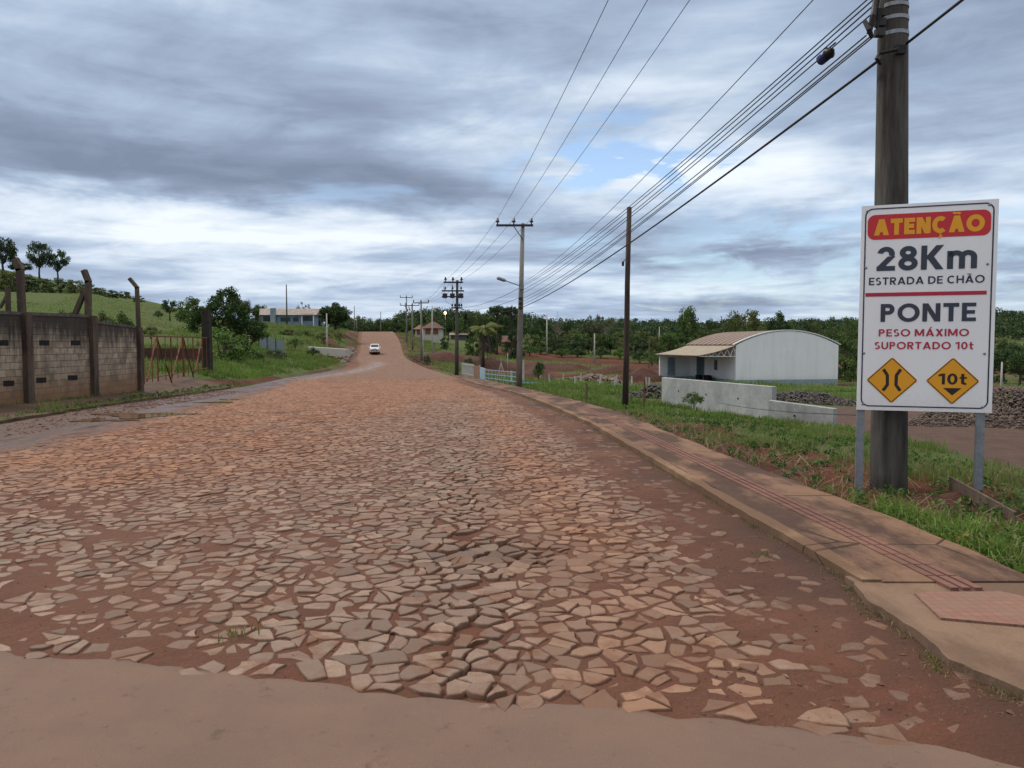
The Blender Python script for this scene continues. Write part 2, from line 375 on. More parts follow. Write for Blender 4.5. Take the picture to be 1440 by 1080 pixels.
# ------------------------------------------------------------------ ground
def soilmask(x, y):
    """0 grass .. 1 bare red soil"""
    L = xl(y)-x; E = x-xr(y); n = fbm(x, y, 3.0, 4, 21); n2 = fbm(x, y, 12, 3, 41)
    s = np.zeros_like(x)+np.clip((n-.62)*5, 0, .5)
    yard = np.clip((x-7.0-.0*y+(n-.5)*1.6)/1.0, 0, 1)*np.clip((34-y+(n2-.5)*10)/3, 0, 1)
    s = np.maximum(s, np.where(E > 0, yard, 0))
    edge = np.clip((2.7+1.2*np.exp(-((y-8)/4)**2)-E+(n-.5)*1.6)/.5, 0, 1)*np.where((E > 0) & (y < 60), 1, 0); s = np.maximum(s, edge*.95)
    plots = np.where(E > 0, np.clip((E-4)/4, 0, 1)*np.clip((y-62)/4, 0, 1)*np.clip((178-y)/10, 0, 1), 0)
    s = np.maximum(s, plots*np.clip((n2-.40)*6+(n-.5)*2.2, 0, 1))
    banks = np.where((E > 0) & (y > 70), np.clip((7-E)/3, 0, 1), 0); s = np.maximum(s, banks*np.clip(.55+(n-.5)*3, 0, 1))
    lb = np.where((L > 0) & (y > 84) & (y < 190), np.clip((8-L)/3, 0, 1)*np.clip((y-84)/10, 0, 1), 0); s = np.maximum(s, lb*np.clip(.75+(n-.5)*3, 0, 1))
    le = np.where((L > 0) & (y < 84), np.clip((np.interp(y, [30, 44, 60], [3.2, 1.6, .9])-L+(n-.5)*1.2)/.6, 0, 1), 0); s = np.maximum(s, le)
    return s
def ground():
    ys = np.concatenate([np.arange(-60, -4, 4), np.arange(-4, 40, .4), np.arange(40, 120, 1.2), np.arange(120, 300, 4), np.arange(300, 600, 20), np.arange(600, 1501, 100)])
    ld = np.concatenate([np.arange(0, 12, .5), np.arange(12, 60, 1.6), np.arange(60, 200, 6), np.arange(200, 901, 50)])
    rd = np.concatenate([np.arange(0, 16, .4), np.arange(16, 60, 1.4), np.arange(60, 200, 6), np.arange(200, 901, 50)])
    Yg = ys[:, None]
    Xg = np.concatenate([xl(Yg)-ld[::-1][None, :], xl(Yg)+(xr(Yg)-xl(Yg))*np.linspace(.08, .92, 8)[None, :], xr(Yg)+rd[None, :]], 1)
    YY = np.broadcast_to(Yg, Xg.shape); Z = H(Xg, YY)
    inr = (Xg > xl(YY)-.2) & (Xg < xr(YY)+.2); Z = np.where(inr, Z-.12, Z)
    n, m = Xg.shape; idx = np.arange(n*m).reshape(n, m)
    Fq = np.stack([idx[:-1, :-1], idx[:-1, 1:], idx[1:, 1:], idx[1:, :-1]], -1).reshape(-1, 4)
    V = np.stack([Xg, YY, Z], -1).reshape(-1, 3)
    x, y = V[:, 0], V[:, 1]; L = xl(y)-x; E = x-xr(y)
    lush = np.clip(.5+(fbm(x, y, 25, 3, 77)-.5)*1.6, 0, 1)
    lush = np.where((L > 40) & (y > 90), np.clip(.65+.35*lush, 0, 1), lush)
    brown = np.where((E > 0) & (x > 6.5) & (y < 40), 1.0, 0.0)
    t = NT('ground_soil_and_grass')
    s = t.attr('soil'); nz = t.noise(2.2, 8, .7); nf = t.noise(30, 5, .7); nb = t.noise(.25, 4, .6)
    sm = t.mr(t.math('ADD', s, t.math('MULTIPLY', t.math('SUBTRACT', nz, .5), .9)), .35, .62)
    g = t.mix(t.mr(nz, .35, .7), (.042, .078, .014), (.088, .125, .028)); g = t.mix(t.attr('lush'), t.mix(nb, (.07, .085, .03), (.11, .10, .05)), g); g = t.mix(t.mr(nf, .4, .7, 0, .5), g, (.03, .04, .014))
    so_ = t.mix(t.mr(nf, .3, .75), SOIL, SOILD); so_ = t.mix(t.mr(nb, .4, .6), so_, (.105, .040, .023))
    so_ = t.mix(t.attr('brown'), so_, t.mix(t.mr(nz, .3, .7), (.120, .078, .062), (.075, .048, .038)))
    t.color(t.mix(sm, g, so_)); t.rough(.95); t.bump(t.math('ADD', nf, nz), .05, .7); t.b.inputs['Specular IOR Level'].default_value = .15
    o = np_mesh('ground', V, [Fq], t.m, {'soil': soilmask(x, y), 'lush': lush, 'brown': brown}, smooth=True); tag(o, kind='structure')
ground()

# ------------------------------------------------------------------ road
ASPH = [(-30, 9.3), (-16, 6.7), (-8, 5.05), (-5, 4.4), (-2.67, 3.86), (-1.69, 3.73), (-.73, 3.44), (0, 3.3), (.86, 3.2), (1.41, 3.06), (1.9, 2.92), (2.5, 2.7), (6, 2.0), (30, -2.6)]
def asph_y(x): return np.interp(x, [p[0] for p in ASPH], [p[1] for p in ASPH])
def stonestart(y): return xl(y)+np.interp(y, [0, 12, 24, 40, 60, 100], [-.6, 2.3, 2.5, 1.8, 1.0, .3])
def stoneend(y): return xr(y)-np.interp(y, [0, 5, 14, 30, 60, 100], [.75, .5, .4, .4, .3, .1])
def dirtz(x, y):
    w = fbm(x, y, 1.6, 4, 51)
    hole = np.exp(-(((x+.12)/.62)**2+((y-5.78)/.36)**2)*1.4)
    rut = .02*np.exp(-((x-xr(y)+2.6)/.25)**2)
    ae = asph_y(x)
    return zroad(y) + .009*np.exp(-np.clip((y-ae)/.3, -3, 9)**2) + (w-.5)*.011 + (fbm(x, y, .25, 2, 61)-.5)*.016-.0015 - .075*hole - rut + .05*np.clip(1-(xr(y)-x)/.75, 0, 1)
def cobble_material(name):
    t = NT(name); r = t.attr('rnd'); tint = t.attr('tint')
    nz = t.noise(9, 6, .7); nl = t.noise(.9, 5, .6); nf = t.noise(70, 4, .7)
    c = t.mix(r, (.112, .084, .068), (.292, .212, .164))
    c = t.mix(t.mr(nz, .35, .7, 0, .55), c, (.150, .095, .066))
    c = t.mix(t.mr(nf, .45, .75, 0, .5), c, (.09, .066, .054))
    fac = t.math('MULTIPLY', tint, t.mr(nl, .30, .62, .35, 1.0))
    c = t.mix(t.math('MINIMUM', fac, .85), c, t.mix(r, (.175, .066, .028), (.315, .140, .066)))
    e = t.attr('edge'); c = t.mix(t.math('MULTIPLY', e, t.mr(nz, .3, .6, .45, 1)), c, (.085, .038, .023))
    dus = t.noise(3.3, 6, .7); c = t.mix(t.mr(dus, .50, .66, 0, .85), c, (.150, .066, .036)); mud = t.noise(.55, 6, .65); c = t.mix(t.mr(mud, .52, .68, 0, .6), c, (.145, .062, .035))
    t.color(c); t.rough(t.mr(nz, .3, .7, .62, .85)); t.bump(t.math('ADD', nz, t.math('MULTIPLY', nf, .4)), .012, .6); t.b.inputs['Specular IOR Level'].default_value = .3
    return t.m
def road():
    # bed of trodden red earth
    ys = np.concatenate([np.arange(-2, 12, .08), np.arange(12, 30, .2), np.arange(30, 70, .5), np.arange(70, 262, 2.5)])
    us = np.linspace(0, 1, 150)
    Y = ys[:, None]; a = xl(Y)-.25; b = xr(Y)+.18
    Xg = a+(b-a)*us[None, :]; YY = np.broadcast_to(Y, Xg.shape); Z = dirtz(Xg, YY)
    far = np.clip((YY-54)/8, 0, 1); Z = Z + far*.012
    n, m = Xg.shape; idx = np.arange(n*m).reshape(n, m)
    Fq = np.stack([idx[:-1, :-1], idx[:-1, 1:], idx[1:, 1:], idx[1:, :-1]], -1).reshape(-1, 4)
    V = np.stack([Xg, YY, Z], -1).reshape(-1, 3); x, y = V[:, 0], V[:, 1]
    t = NT('road_earth'); nz = t.noise(3, 8, .7); nf = t.noise(40, 5, .7); nl = t.noise(.5, 4, .6)
    c = t.mix(t.mr(nz, .3, .7), (.138, .046, .022), (.080, .028, .014)); c = t.mix(t.mr(nl, .4, .65, 0, .8), c, (.135, .062, .036))
    c = t.mix(t.mr(nf, .55, .75, 0, .6), c, (.15, .10, .075))
    wetn = t.noise(.9, 5, .65, t.map((1.6, .5, 1))); wet = t.math('MULTIPLY', t.attr('wet'), t.mr(wetn, .34, .50))
    side = t.attr('side'); c = t.mix(side, c, t.mix(t.mr(nz, .3, .7), (.034, .018, .013), (.068, .032, .021)))
    c = t.mix(wet, c, (.088, .042, .030))
    # far part: stones too small for shape of their own
    vo = t.new('ShaderNodeTexVoronoi', feature='DISTANCE_TO_EDGE'); vo.inputs['Scale'].default_value = 4.2
    vc = t.new('ShaderNodeTexVoronoi'); vc.inputs['Scale'].default_value = 4.2
    mv = t.map((1, 1, .2)); t.link(mv, vo.inputs['Vector']); t.link(mv, vc.inputs['Vector'])
    st = t.mix(t.noise(18, 3), (.135, .088, .066), (.225, .150, .115)); st = t.mix(t.mr(nl, .3, .6, .3, .8), st, (.205, .105, .062))
    fv = t.noise(1.7, 8, .75, t.map((1, .45, 1))); st = t.mix(t.mr(fv, .42, .58, 0, .75), st, (.10, .048, .030)); st = t.mix(t.mr(vc.outputs['Distance'], .1, .5, 0, .35), st, (.30, .21, .16))
    fa = t.math('MULTIPLY', t.attr('far'), t.mr(vo.outputs[0], .03, .09)); c = t.mix(fa, c, st)
    t.color(c); t.rough(t.math('SUBTRACT', .95, t.math('MULTIPLY', wet, .62))); t.b.inputs['Specular IOR Level'].default_value = .45
    t.bump(t.math('ADD', t.math('ADD', nf, t.math('MULTIPLY', t.noise(9, 6, .75), 2.2)), t.math('MULTIPLY', t.math('MULTIPLY', t.attr('far'), t.mr(vo.outputs[0], .0, .1)), 1.5)), .022, .8)
    lw = np.clip(1-(x-xl(y))/3.2, 0, 1); lw = np.clip(lw*2.6, 0, 1)*np.clip((y-8)/3, 0, 1)*np.clip((90-y)/15, 0, 1)
    lw = np.maximum(lw, np.clip(1-np.abs((x-(xl(y)+1.2+np.clip((y-60)/40, 0, 1)*3)))/1.8, 0, 1)*np.clip((y-50)/10, 0, 1)*np.clip((112-y)/10, 0, 1)*1.2)
    side_ = np.maximum(np.clip((x-stoneend(y)+.2+(fbm(x, y, .7, 3, 12)-.5)*1.6)/.9, 0, 1)*(y < 70), np.clip((stonestart(y)-x+.2)/.6, 0, 1)*(y < 100))
    farm = np.clip((y-53)/9+(fbm(x, y, 2.5, 3, 33)-.5)*1.2*((y > 48) & (y < 70)), 0, 1)*np.clip((x-xl(y)-np.interp(y, [58, 100, 120], [1, 1.6, .2]))/.5, 0, 1)
    bed_m = t.m
    # the laid stones
    s = .14; cells = []; P = []
    yy = 2.5; k = 0
    while yy < 64:
        s = float(np.interp(yy, [3, 7, 30, 60], [.130, .128, .150, .185]))
        xa = float(stonestart(yy))-.9; xb = float(stoneend(yy))+.9; xx = xa+(k % 2)*s*.5
        while xx < xb: P.append((xx+RNG.uniform(-.55, .55)*s, yy+RNG.uniform(-.55, .55)*s*.9)); xx += s*1.14
        yy += s*.88; k += 1
    P = np.array(P); P = P[RNG.random(len(P)) > .13]; g = {}
    for i, (a_, b_) in enumerate(P): g.setdefault((int(a_//.3), int(b_//.3)), []).append(i)
    vs = []; fs = []; tops = []; rn = []; ti = []; ed = []
    ss = stonestart(P[:, 1]); se = stoneend(P[:, 1]); keepn = fbm(P[:, 0], P[:, 1], .8, 3, 88); ay = asph_y(P[:, 0])
    cover = fbm(P[:, 0], P[:, 1], 1.9, 3, 91)
    TN = fbm(P[:, 0], P[:, 1], 3.2, 3, 131)
    for i, (px, py) in enumerate(P):
        over = max(ss[i]-px, px-se[i])
        if over > 0 and RNG.random() < .35+over*1.4 or over > .55: continue
        if py < ay[i]-.03+RNG.uniform(-.12, .12): continue
        if RNG.random() < .035+max(0, (py-54)/10): continue
        poly = [(px-.4, py-.4), (px+.4, py-.4), (px+.4, py+.4), (px-.4, py+.4)]
        cx, cy = int(px//.3), int(py//.3)
        for gx in range(cx-2, cx+3):
            for gy in range(cy-2, cy+3):
                for j in g.get((gx, gy), ()):
                    if j == i: continue
                    qx, qy = P[j]; nx, ny_ = qx-px, qy-py; c_ = (nx*(px+qx)+ny_*(py+qy))/2
                    D = [nx*a_+ny_*b_-c_ for a_, b_ in poly]
                    if max(D) <= 0: continue
                    out = []
                    for u in range(len(poly)):
                        v = (u+1) % len(poly); du, dv = D[u], D[v]
                        if du <= 0: out.append(poly[u])
                        if (du < 0 < dv) or (dv < 0 < du):
                            w = du/(du-dv); out.append((poly[u][0]+(poly[v][0]-poly[u][0])*w, poly[u][1]+(poly[v][1]-poly[u][1])*w))
                    poly = out
                    if len(poly) < 3: break
        if len(poly) < 3: continue
        # drop very short edges, shrink, roughen
        q = [p for u, p in enumerate(poly) if math.hypot(p[0]-poly[u-1][0], p[1]-poly[u-1][1]) > .035]
        if len(q) < 3: continue
        mx_ = sum(p[0] for p in q)/len(q); my = sum(p[1] for p in q)/len(q)
        rr = sum(math.hypot(p[0]-mx_, p[1]-my) for p in q)/len(q)
        if rr < .035: continue
        gap = RNG.uniform(.004, .019) + .008*max(0, cover[i]-.55)*3
        k1 = max(.55, 1-gap/rr*1.15)
        near = py < 16
        hole = math.exp(-(((px+.12)/.62)**2+((py-5.78)/.36)**2)*1.4)
        z0 = float(zroad(py)); top = .0065+RNG.normal(0, .0038)-.014*max(0, cover[i]-.66)*5 - .045*hole
        if over > -.5: top -= RNG.uniform(0, .010)
        if over > 0: z0 = float(dirtz(mx_, my)); top = .001+RNG.normal(0, .003)
        if py < ay[i]+.12: top = .018+RNG.normal(0, .003); over = min(over, -.1)
        tx, ty = RNG.normal(0, .022+.10*hole, 2)
        tx = max(-.05-.2*hole, min(.05+.2*hole, tx)); ty = max(-.05-.2*hole, min(.05+.2*hole, ty))
        ring = []
        for a_, b_ in q:
            jx, jy = RNG.normal(0, .011, 2); ring.append((mx_+(a_-mx_)*k1+jx, my+(b_-my)*k1+jy))
        # a second vertex on long edges so that outlines are not perfectly straight
        ring2 = []
        for u in range(len(ring)):
            a_, b_ = ring[u], ring[(u+1) % len(ring)]; ring2.append(a_)
            Ln = math.hypot(b_[0]-a_[0], b_[1]-a_[1])
            if near and Ln > .09:
                o_ = RNG.normal(0, .010); ring2.append(((a_[0]+b_[0])/2-(b_[1]-a_[1])/Ln*o_, (a_[1]+b_[1])/2+(b_[0]-a_[0])/Ln*o_))
        n_ = len(ring2); base = len(vs)
        sh = lambda p, f, dz: (mx_+(p[0]-mx_)*f, my+(p[1]-my)*f, z0+top+dz+(p[0]-mx_)*tx+(p[1]-my)*ty)
        inn = 1-.015/rr
        for p in ring2: vs.append(sh(p, inn, 0))
        for p in ring2: vs.append(sh(p, 1, -.006))
        for p in ring2: vs.append(sh(p, 1.01, -.05))
        tops.append(len(fs)); fs.append(tuple(base+u for u in range(n_)))
        for u in range(n_):
            v = (u+1) % n_
            fs.append((base+n_+u, base+n_+v, base+v, base+u)); fs.append((base+2*n_+u, base+2*n_+v, base+n_+v, base+n_+u))
        red = np.clip((-px-1.2)/3.5, 0, 1)*np.clip((py-6.0)/4, 0, 1)*.95 + .35*np.clip((py-14)/14, 0, 1)+ .6*math.exp(-((px-(xr(py)-1.6))/.6)**2)
        tv = float(np.clip(red*(.35+1.3*TN[i])+.10, 0, 1)); rv = float(np.clip(.5+RNG.normal(0, .28)-hole*.9, 0, 1))
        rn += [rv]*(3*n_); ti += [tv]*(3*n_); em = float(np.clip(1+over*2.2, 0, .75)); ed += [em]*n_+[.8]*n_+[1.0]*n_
    me = bpy.data.meshes.new('cobblestone_road')
    nb = len(V); allf = [tuple(r_) for r_ in Fq.tolist()] + [tuple(nb+i for i in f) for f in fs]
    me.from_pydata(V.tolist()+vs, [], allf)
    me.materials.append(bed_m); me.materials.append(cobble_material('laid_basalt_stone'))
    mi = np.zeros(len(allf), np.int32); mi[len(Fq):] = 1; me.polygons.foreach_set('material_index', mi)
    sm = np.ones(len(allf), bool); sm[len(Fq)+np.array(tops)] = False; me.polygons.foreach_set('use_smooth', sm)
    z = np.zeros(len(vs))
    for k_, A, B in (('wet', lw, z), ('side', side_, z), ('far', farm, z), ('rnd', np.zeros(nb), np.array(rn)), ('tint', np.zeros(nb), np.array(ti)), ('edge', np.zeros(nb), np.array(ed))):
        a_ = me.attributes.new(k_, 'FLOAT', 'POINT'); a_.data.foreach_set('value', np.concatenate([A, B]).astype(np.float32))
    me.update(); o = bpy.data.objects.new('cobblestone_road', me); COL.objects.link(o); tag(o, kind='structure')
    # dusty asphalt of the cross street in front
    xs = np.concatenate([np.arange(-30, -6, .6), np.arange(-6, 4, .06), np.arange(4, 31, 1)])
    ey = asph_y(xs)+(fbm(xs, xs*0+3, .5, 4, 71)-.5)*.15+(fbm(xs, xs*0+5, .09, 3, 73)-.5)*.09
    prof = [(0, -.03), (.03, .012), (.10, .021), (.25, .026), (.6, .03), (1.2, .03), (2.2, .03), (4, .02), (12, 0), (40, 0)]
    rows = [np.stack([xs, ey-d_, np.full_like(xs, z_+.004)+(fbm(xs, ey-d_, .6, 3, 72)-.5)*.006], -1) for d_, z_ in prof]
    V2 = np.concatenate(rows); n2 = len(xs); idx = np.arange(len(V2)).reshape(len(prof), n2)
    F2 = np.stack([idx[1:, :-1], idx[1:, 1:], idx[:-1, 1:], idx[:-1, :-1]], -1).reshape(-1, 4)
    t = NT('dusty_asphalt'); nz = t.noise(1.3, 7, .65); nf = t.noise(160, 4, .7); nd = t.noise(7, 5, .7); tr = t.noise(1.0, 4, .6, t.map((.5, 3.5, 1), rot=(0, 0, .2)))
    c = t.mix(t.mr(nz, .35, .65), (.182, .114, .082), (.142, .094, .073)); c = t.mix(t.mr(tr, .4, .65, 0, .6), c, (.150, .100, .080))
    c = t.mix(t.mr(nd, .60, .72, 0, .5), c, (.075, .052, .042)); c = t.mix(t.mr(nf, .5, .75, 0, .35), c, (.24, .18, .14)); t.color(c)
    vs_ = t.new('ShaderNodeTexVoronoi'); vs_.inputs['Scale'].default_value = 38; t.link(t.tc.outputs['Object'], vs_.inputs['Vector']); c = t.mix(t.math('MULTIPLY', t.mr(vs_.outputs['Distance'], .07, .11, 1, 0), t.mr(t.noise(4, 3), .45, .75, 0, .6)), c, (.40, .32, .26)); sp_ = t.noise(14, 4, .7); c = t.mix(t.mr(sp_, .64, .72, 0, .55), c, (.085, .055, .04)); t.color(c)
    t.rough(.88); t.bump(t.math('ADD', nf, t.math('MULTIPLY', nd, 2)), .005, .8); t.b.inputs['Specular IOR Level'].default_value = .25
    tag(np_mesh('cross_street', V2, [F2], t.m, smooth=True), kind='structure')
road()
xo = pch([-60, 0, 5, 6.5, 8.2, 9.6, 12.6, 17, 20.9, 37, 61, 90], [3.55, 3.52, 3.46, 3.38, 3.22, 3.08, 2.85, 2.6, 2.2, .55, -3.3, -9.2])
def long_slab(name, fa, fb, y0, y1, dz, mat, cols=6, skirt=.2, jit=0, step=.15, kind='structure', zf=None):
    ys = np.arange(y0, y1, step) if y1-y0 < 30 else np.concatenate([np.arange(y0, 20, step), np.arange(20, y1, .8)])
    us = np.linspace(0, 1, cols); Y = ys[:, None]
    a = fa(Y)+(fbm(Y, Y*0, .5, 4, 5)-.5)*jit+(fbm(Y, Y*0+4, .13, 4, 7)-.5)*jit*.6; b = fb(Y)+(fbm(Y, Y*0+8, .5, 4, 6)-.5)*jit
    X = a+(b-a)*us[None, :]; YY = np.broadcast_to(Y, X.shape)
    Z = (zroad(YY) if zf is None else zf(X, YY))+dz+(fbm(X, YY, 1.5, 3, 44)-.5)*.012
    X = np.concatenate([X[:, :1], X, X[:, -1:]], 1); YY = np.concatenate([YY[:, :1], YY, YY[:, -1:]], 1); Z = np.concatenate([Z[:, :1]-skirt, Z, Z[:, -1:]-skirt], 1)
    V = np.stack([X, YY, Z], -1); n, m = X.shape
    # end skirts
    e0 = V[:1].copy(); e0[..., 2] -= skirt; e1 = V[-1:].copy(); e1[..., 2] -= skirt
    V = np.concatenate([e0, V, e1], 0); n += 2; idx = np.arange(n*m).reshape(n, m)
    Fq = np.stack([idx[:-1, :-1], idx[:-1, 1:], idx[1:, 1:], idx[1:, :-1]], -1).reshape(-1, 4)
    o = np_mesh(name, V.reshape(-1, 3), [Fq], mat); 
    if kind: tag(o, kind=kind)
    return o
def sidewalk_mat(name, c1, c2, c3):
    t = NT(name); nz = t.noise(1.1, 7, .65, t.map((1.4, .55, 1))); nd = t.noise(5, 6, .7); nf = t.noise(60, 4, .7)
    c = t.mix(t.mr(nz, .42, .54), c1, c2); c = t.mix(t.mr(nd, .45, .7, 0, .55), c, c3); c = t.mix(t.mr(nf, .5, .75, 0, .3), c, tuple(v*.5 for v in c2))
    vo = t.new('ShaderNodeTexVoronoi', feature='DISTANCE_TO_EDGE'); vo.inputs['Scale'].default_value = .55
    dv = t.mix(.12, t.tc.outputs['Object'], t.new('ShaderNodeTexNoise').outputs['Color']); t.link(dv, vo.inputs['Vector'])
    ck = t.mr(vo.outputs[0], .0015, .006, 1, 0); ck = t.math('MULTIPLY', ck, t.mr(t.noise(.4, 2), .48, .55)); c = t.mix(t.math('MULTIPLY', ck, .85), c, (.03, .02, .015)); t.color(c)
    t.rough(.92); t.bump(t.math('SUBTRACT', t.math('ADD', nd, nf), t.math('MULTIPLY', ck, 3)), .006, .7); t.b.inputs['Specular IOR Level'].default_value = .2
    return t.m
m_walk = sidewalk_mat('sidewalk_concrete', (.205, .120, .080), (.070, .041, .031), (.115, .068, .045))
m_walk2 = sidewalk_mat('near_sidewalk_concrete', (.205, .135, .093), (.140, .088, .062), (.12, .075, .050))
m_kerb = sidewalk_mat('kerb_concrete', (.24, .150, .095), (.145, .085, .054), (.10, .07, .045))
m_walkl = sidewalk_mat('left_sidewalk_concrete', (.115, .072, .050), (.070, .046, .034), (.095, .058, .04))
long_slab('sidewalk', lambda y: xr(y)+.13, xo, 4.75, 66, .105, m_walk, jit=.10)
long_slab('kerb', xr, lambda y: xr(y)+.128, 4.77, 66, .112, m_kerb, cols=3, jit=.05)
def nb(y): return np.interp(y, [1, 2.6, 3.2, 3.6, 4.0, 4.4, 4.8], [2.55, 2.36, 2.30, 2.15, 2.22, 2.16, 2.26])
long_slab('driveway_slab', nb, lambda y: xo(y)+.25, 1.0, 4.95, .094, m_walk2, cols=8, jit=.12, step=.06)
# ribbed tactile paving
tmid = pch([3.2, 4.8, 8, 15, 22, 30], [2.98, 2.86, 2.62, 2.13, 1.62, .95])
m_tact = M('tactile_tile', (.20, .092, .067), (.13, .066, .05), 1.5, .9, .2)
def tact():
    mb = MB()
    for k in range(3):
        ys = np.arange(4.6, 19.5, .25); x0 = -.10+k*.075
        for a, b in zip(ys[:-1], ys[1:]-.012):
            za = float(zroad(a))+.113; zb = float(zroad(b))+.113; xa = float(tmid(a))+x0; xb = float(tmid(b))+x0
            mb.prism([(xa, a, za-.02), (xa+.05, a, za-.02), (xa+.05, a, za), (xa, a, za)], (xb-xa, b-a, zb-za))
    o = mb.build('tactile_paving', m_tact); tag(o, kind='structure')
    t = NT('pink_paving_tiles'); br = t.new('ShaderNodeTexBrick'); br.inputs['Scale'].default_value = 8; br.offset = 0; br.inputs['Mortar Size'].default_value = .02; br.inputs['Brick Width'].default_value = .5; br.inputs['Row Height'].default_value = .5
    t.link(t.tc.outputs['Object'], br.inputs['Vector']); br.inputs['Color1'].default_value = (.24, .115, .082, 1); br.inputs['Color2'].default_value = (.20, .095, .068, 1); br.inputs['Mortar'].default_value = (.11, .06, .045, 1)
    t.color(t.mix(t.mr(t.noise(5, 6, .7), .4, .65, 0, .7), br.outputs[0], (.18, .12, .085))); t.rough(.9); t.bump(br.outputs[1], .004, -.6)
    m2 = MB(); z = .1125
    m2.prism([(2.50, 4.52, z-.03), (3.05, 4.55, z-.03), (3.55, 4.05, z-.03), (3.62, 3.2, z-.03), (3.3, 3.3, z-.03), (2.95, 3.95, z-.03), (2.42, 4.10, z-.03)], (0, 0, .03))
    tag(m2.build('paving_tiles', t.m), kind='structure')
tact()
# left footpath and its kerb of earth
long_slab('left_sidewalk', lambda y: xl(y)-3.4, lambda y: xl(y)-.25, 8, 40, .0, m_walkl, cols=10, jit=.35, zf=lambda X, Y: np.maximum(H(X, Y)+.03, zroad(Y)+.07))
# still water
t = NT('puddle_water'); t.b.inputs['Base Color'].default_value = (.16, .085, .05, 1); t.rough(.04); t.b.inputs['Specular IOR Level'].default_value = .8; t.bump(t.noise(2, 2), .002, .2)
m_water = t.m
for i, (px, Y, rx, ry) in enumerate([(196, 18.0, 1.0, .75), (140, 16.6, .6, .35), (304, 23.6, .55, .42), (322, 25.8, .35, .3)]):
    x0 = atx(px, Y); pts = []
    for k in range(40):
        a = k/40*2*math.pi; r_ = 1+.35*math.sin(3*a+i*2)+.18*math.sin(7*a+i)
        x = x0+rx*r_*math.cos(a)-.3*ry*math.sin(a); y = Y+ry*r_*math.sin(a); pts.append((x, y, float(zroad(y))+.011))
    zc = max(p[2] for p in pts); mb = MB(); mb.poly([(p[0], p[1], p[2]) for p in pts])
    tag(mb.build('puddle', m_water), kind='structure')
# ------------------------------------------------------------------ road sign
def mt(name, c, rough=.45):
    t = NT(name); nz = t.noise(1.5, 4, .6); t.color(t.mix(t.mr(nz, .3, .7), c, tuple(v*.9 for v in c))); t.rough(rough); return t.m
def dusty():
    t = NT('sign_white_film'); n = t.noise(2.2, 6, .7, t.map((1, 1, .5))); f = t.noise(25, 4, .7); z = t.new('ShaderNodeSeparateXYZ'); t.link(t.tc.outputs['Object'], z.inputs[0])
    c = t.mix(t.mr(n, .45, .75, 0, .35), (.86, .87, .89), (.66, .67, .70)); d = t.mr(t.math('ADD', z.outputs[2], t.math('MULTIPLY', f, .5)), 1.35, 1.0); c = t.mix(t.math('MULTIPLY', d, .35), c, (.48, .36, .28)); t.color(c); t.rough(.4); t.bump(n, .02, .12); return t.m
s_white = dusty(); s_red = mt('sign_red_film', (.60, .022, .03)); s_crim = mt('sign_crimson_film', (.48, .015, .05))
s_navy = mt('sign_navy_film', (.018, .022, .06)); s_slate = mt('sign_slate_film', (.035, .045, .07)); s_yel = mt('sign_yellow_film', (.85, .38, .01)); s_blk = mt('sign_black_film', (.015, .012, .012))
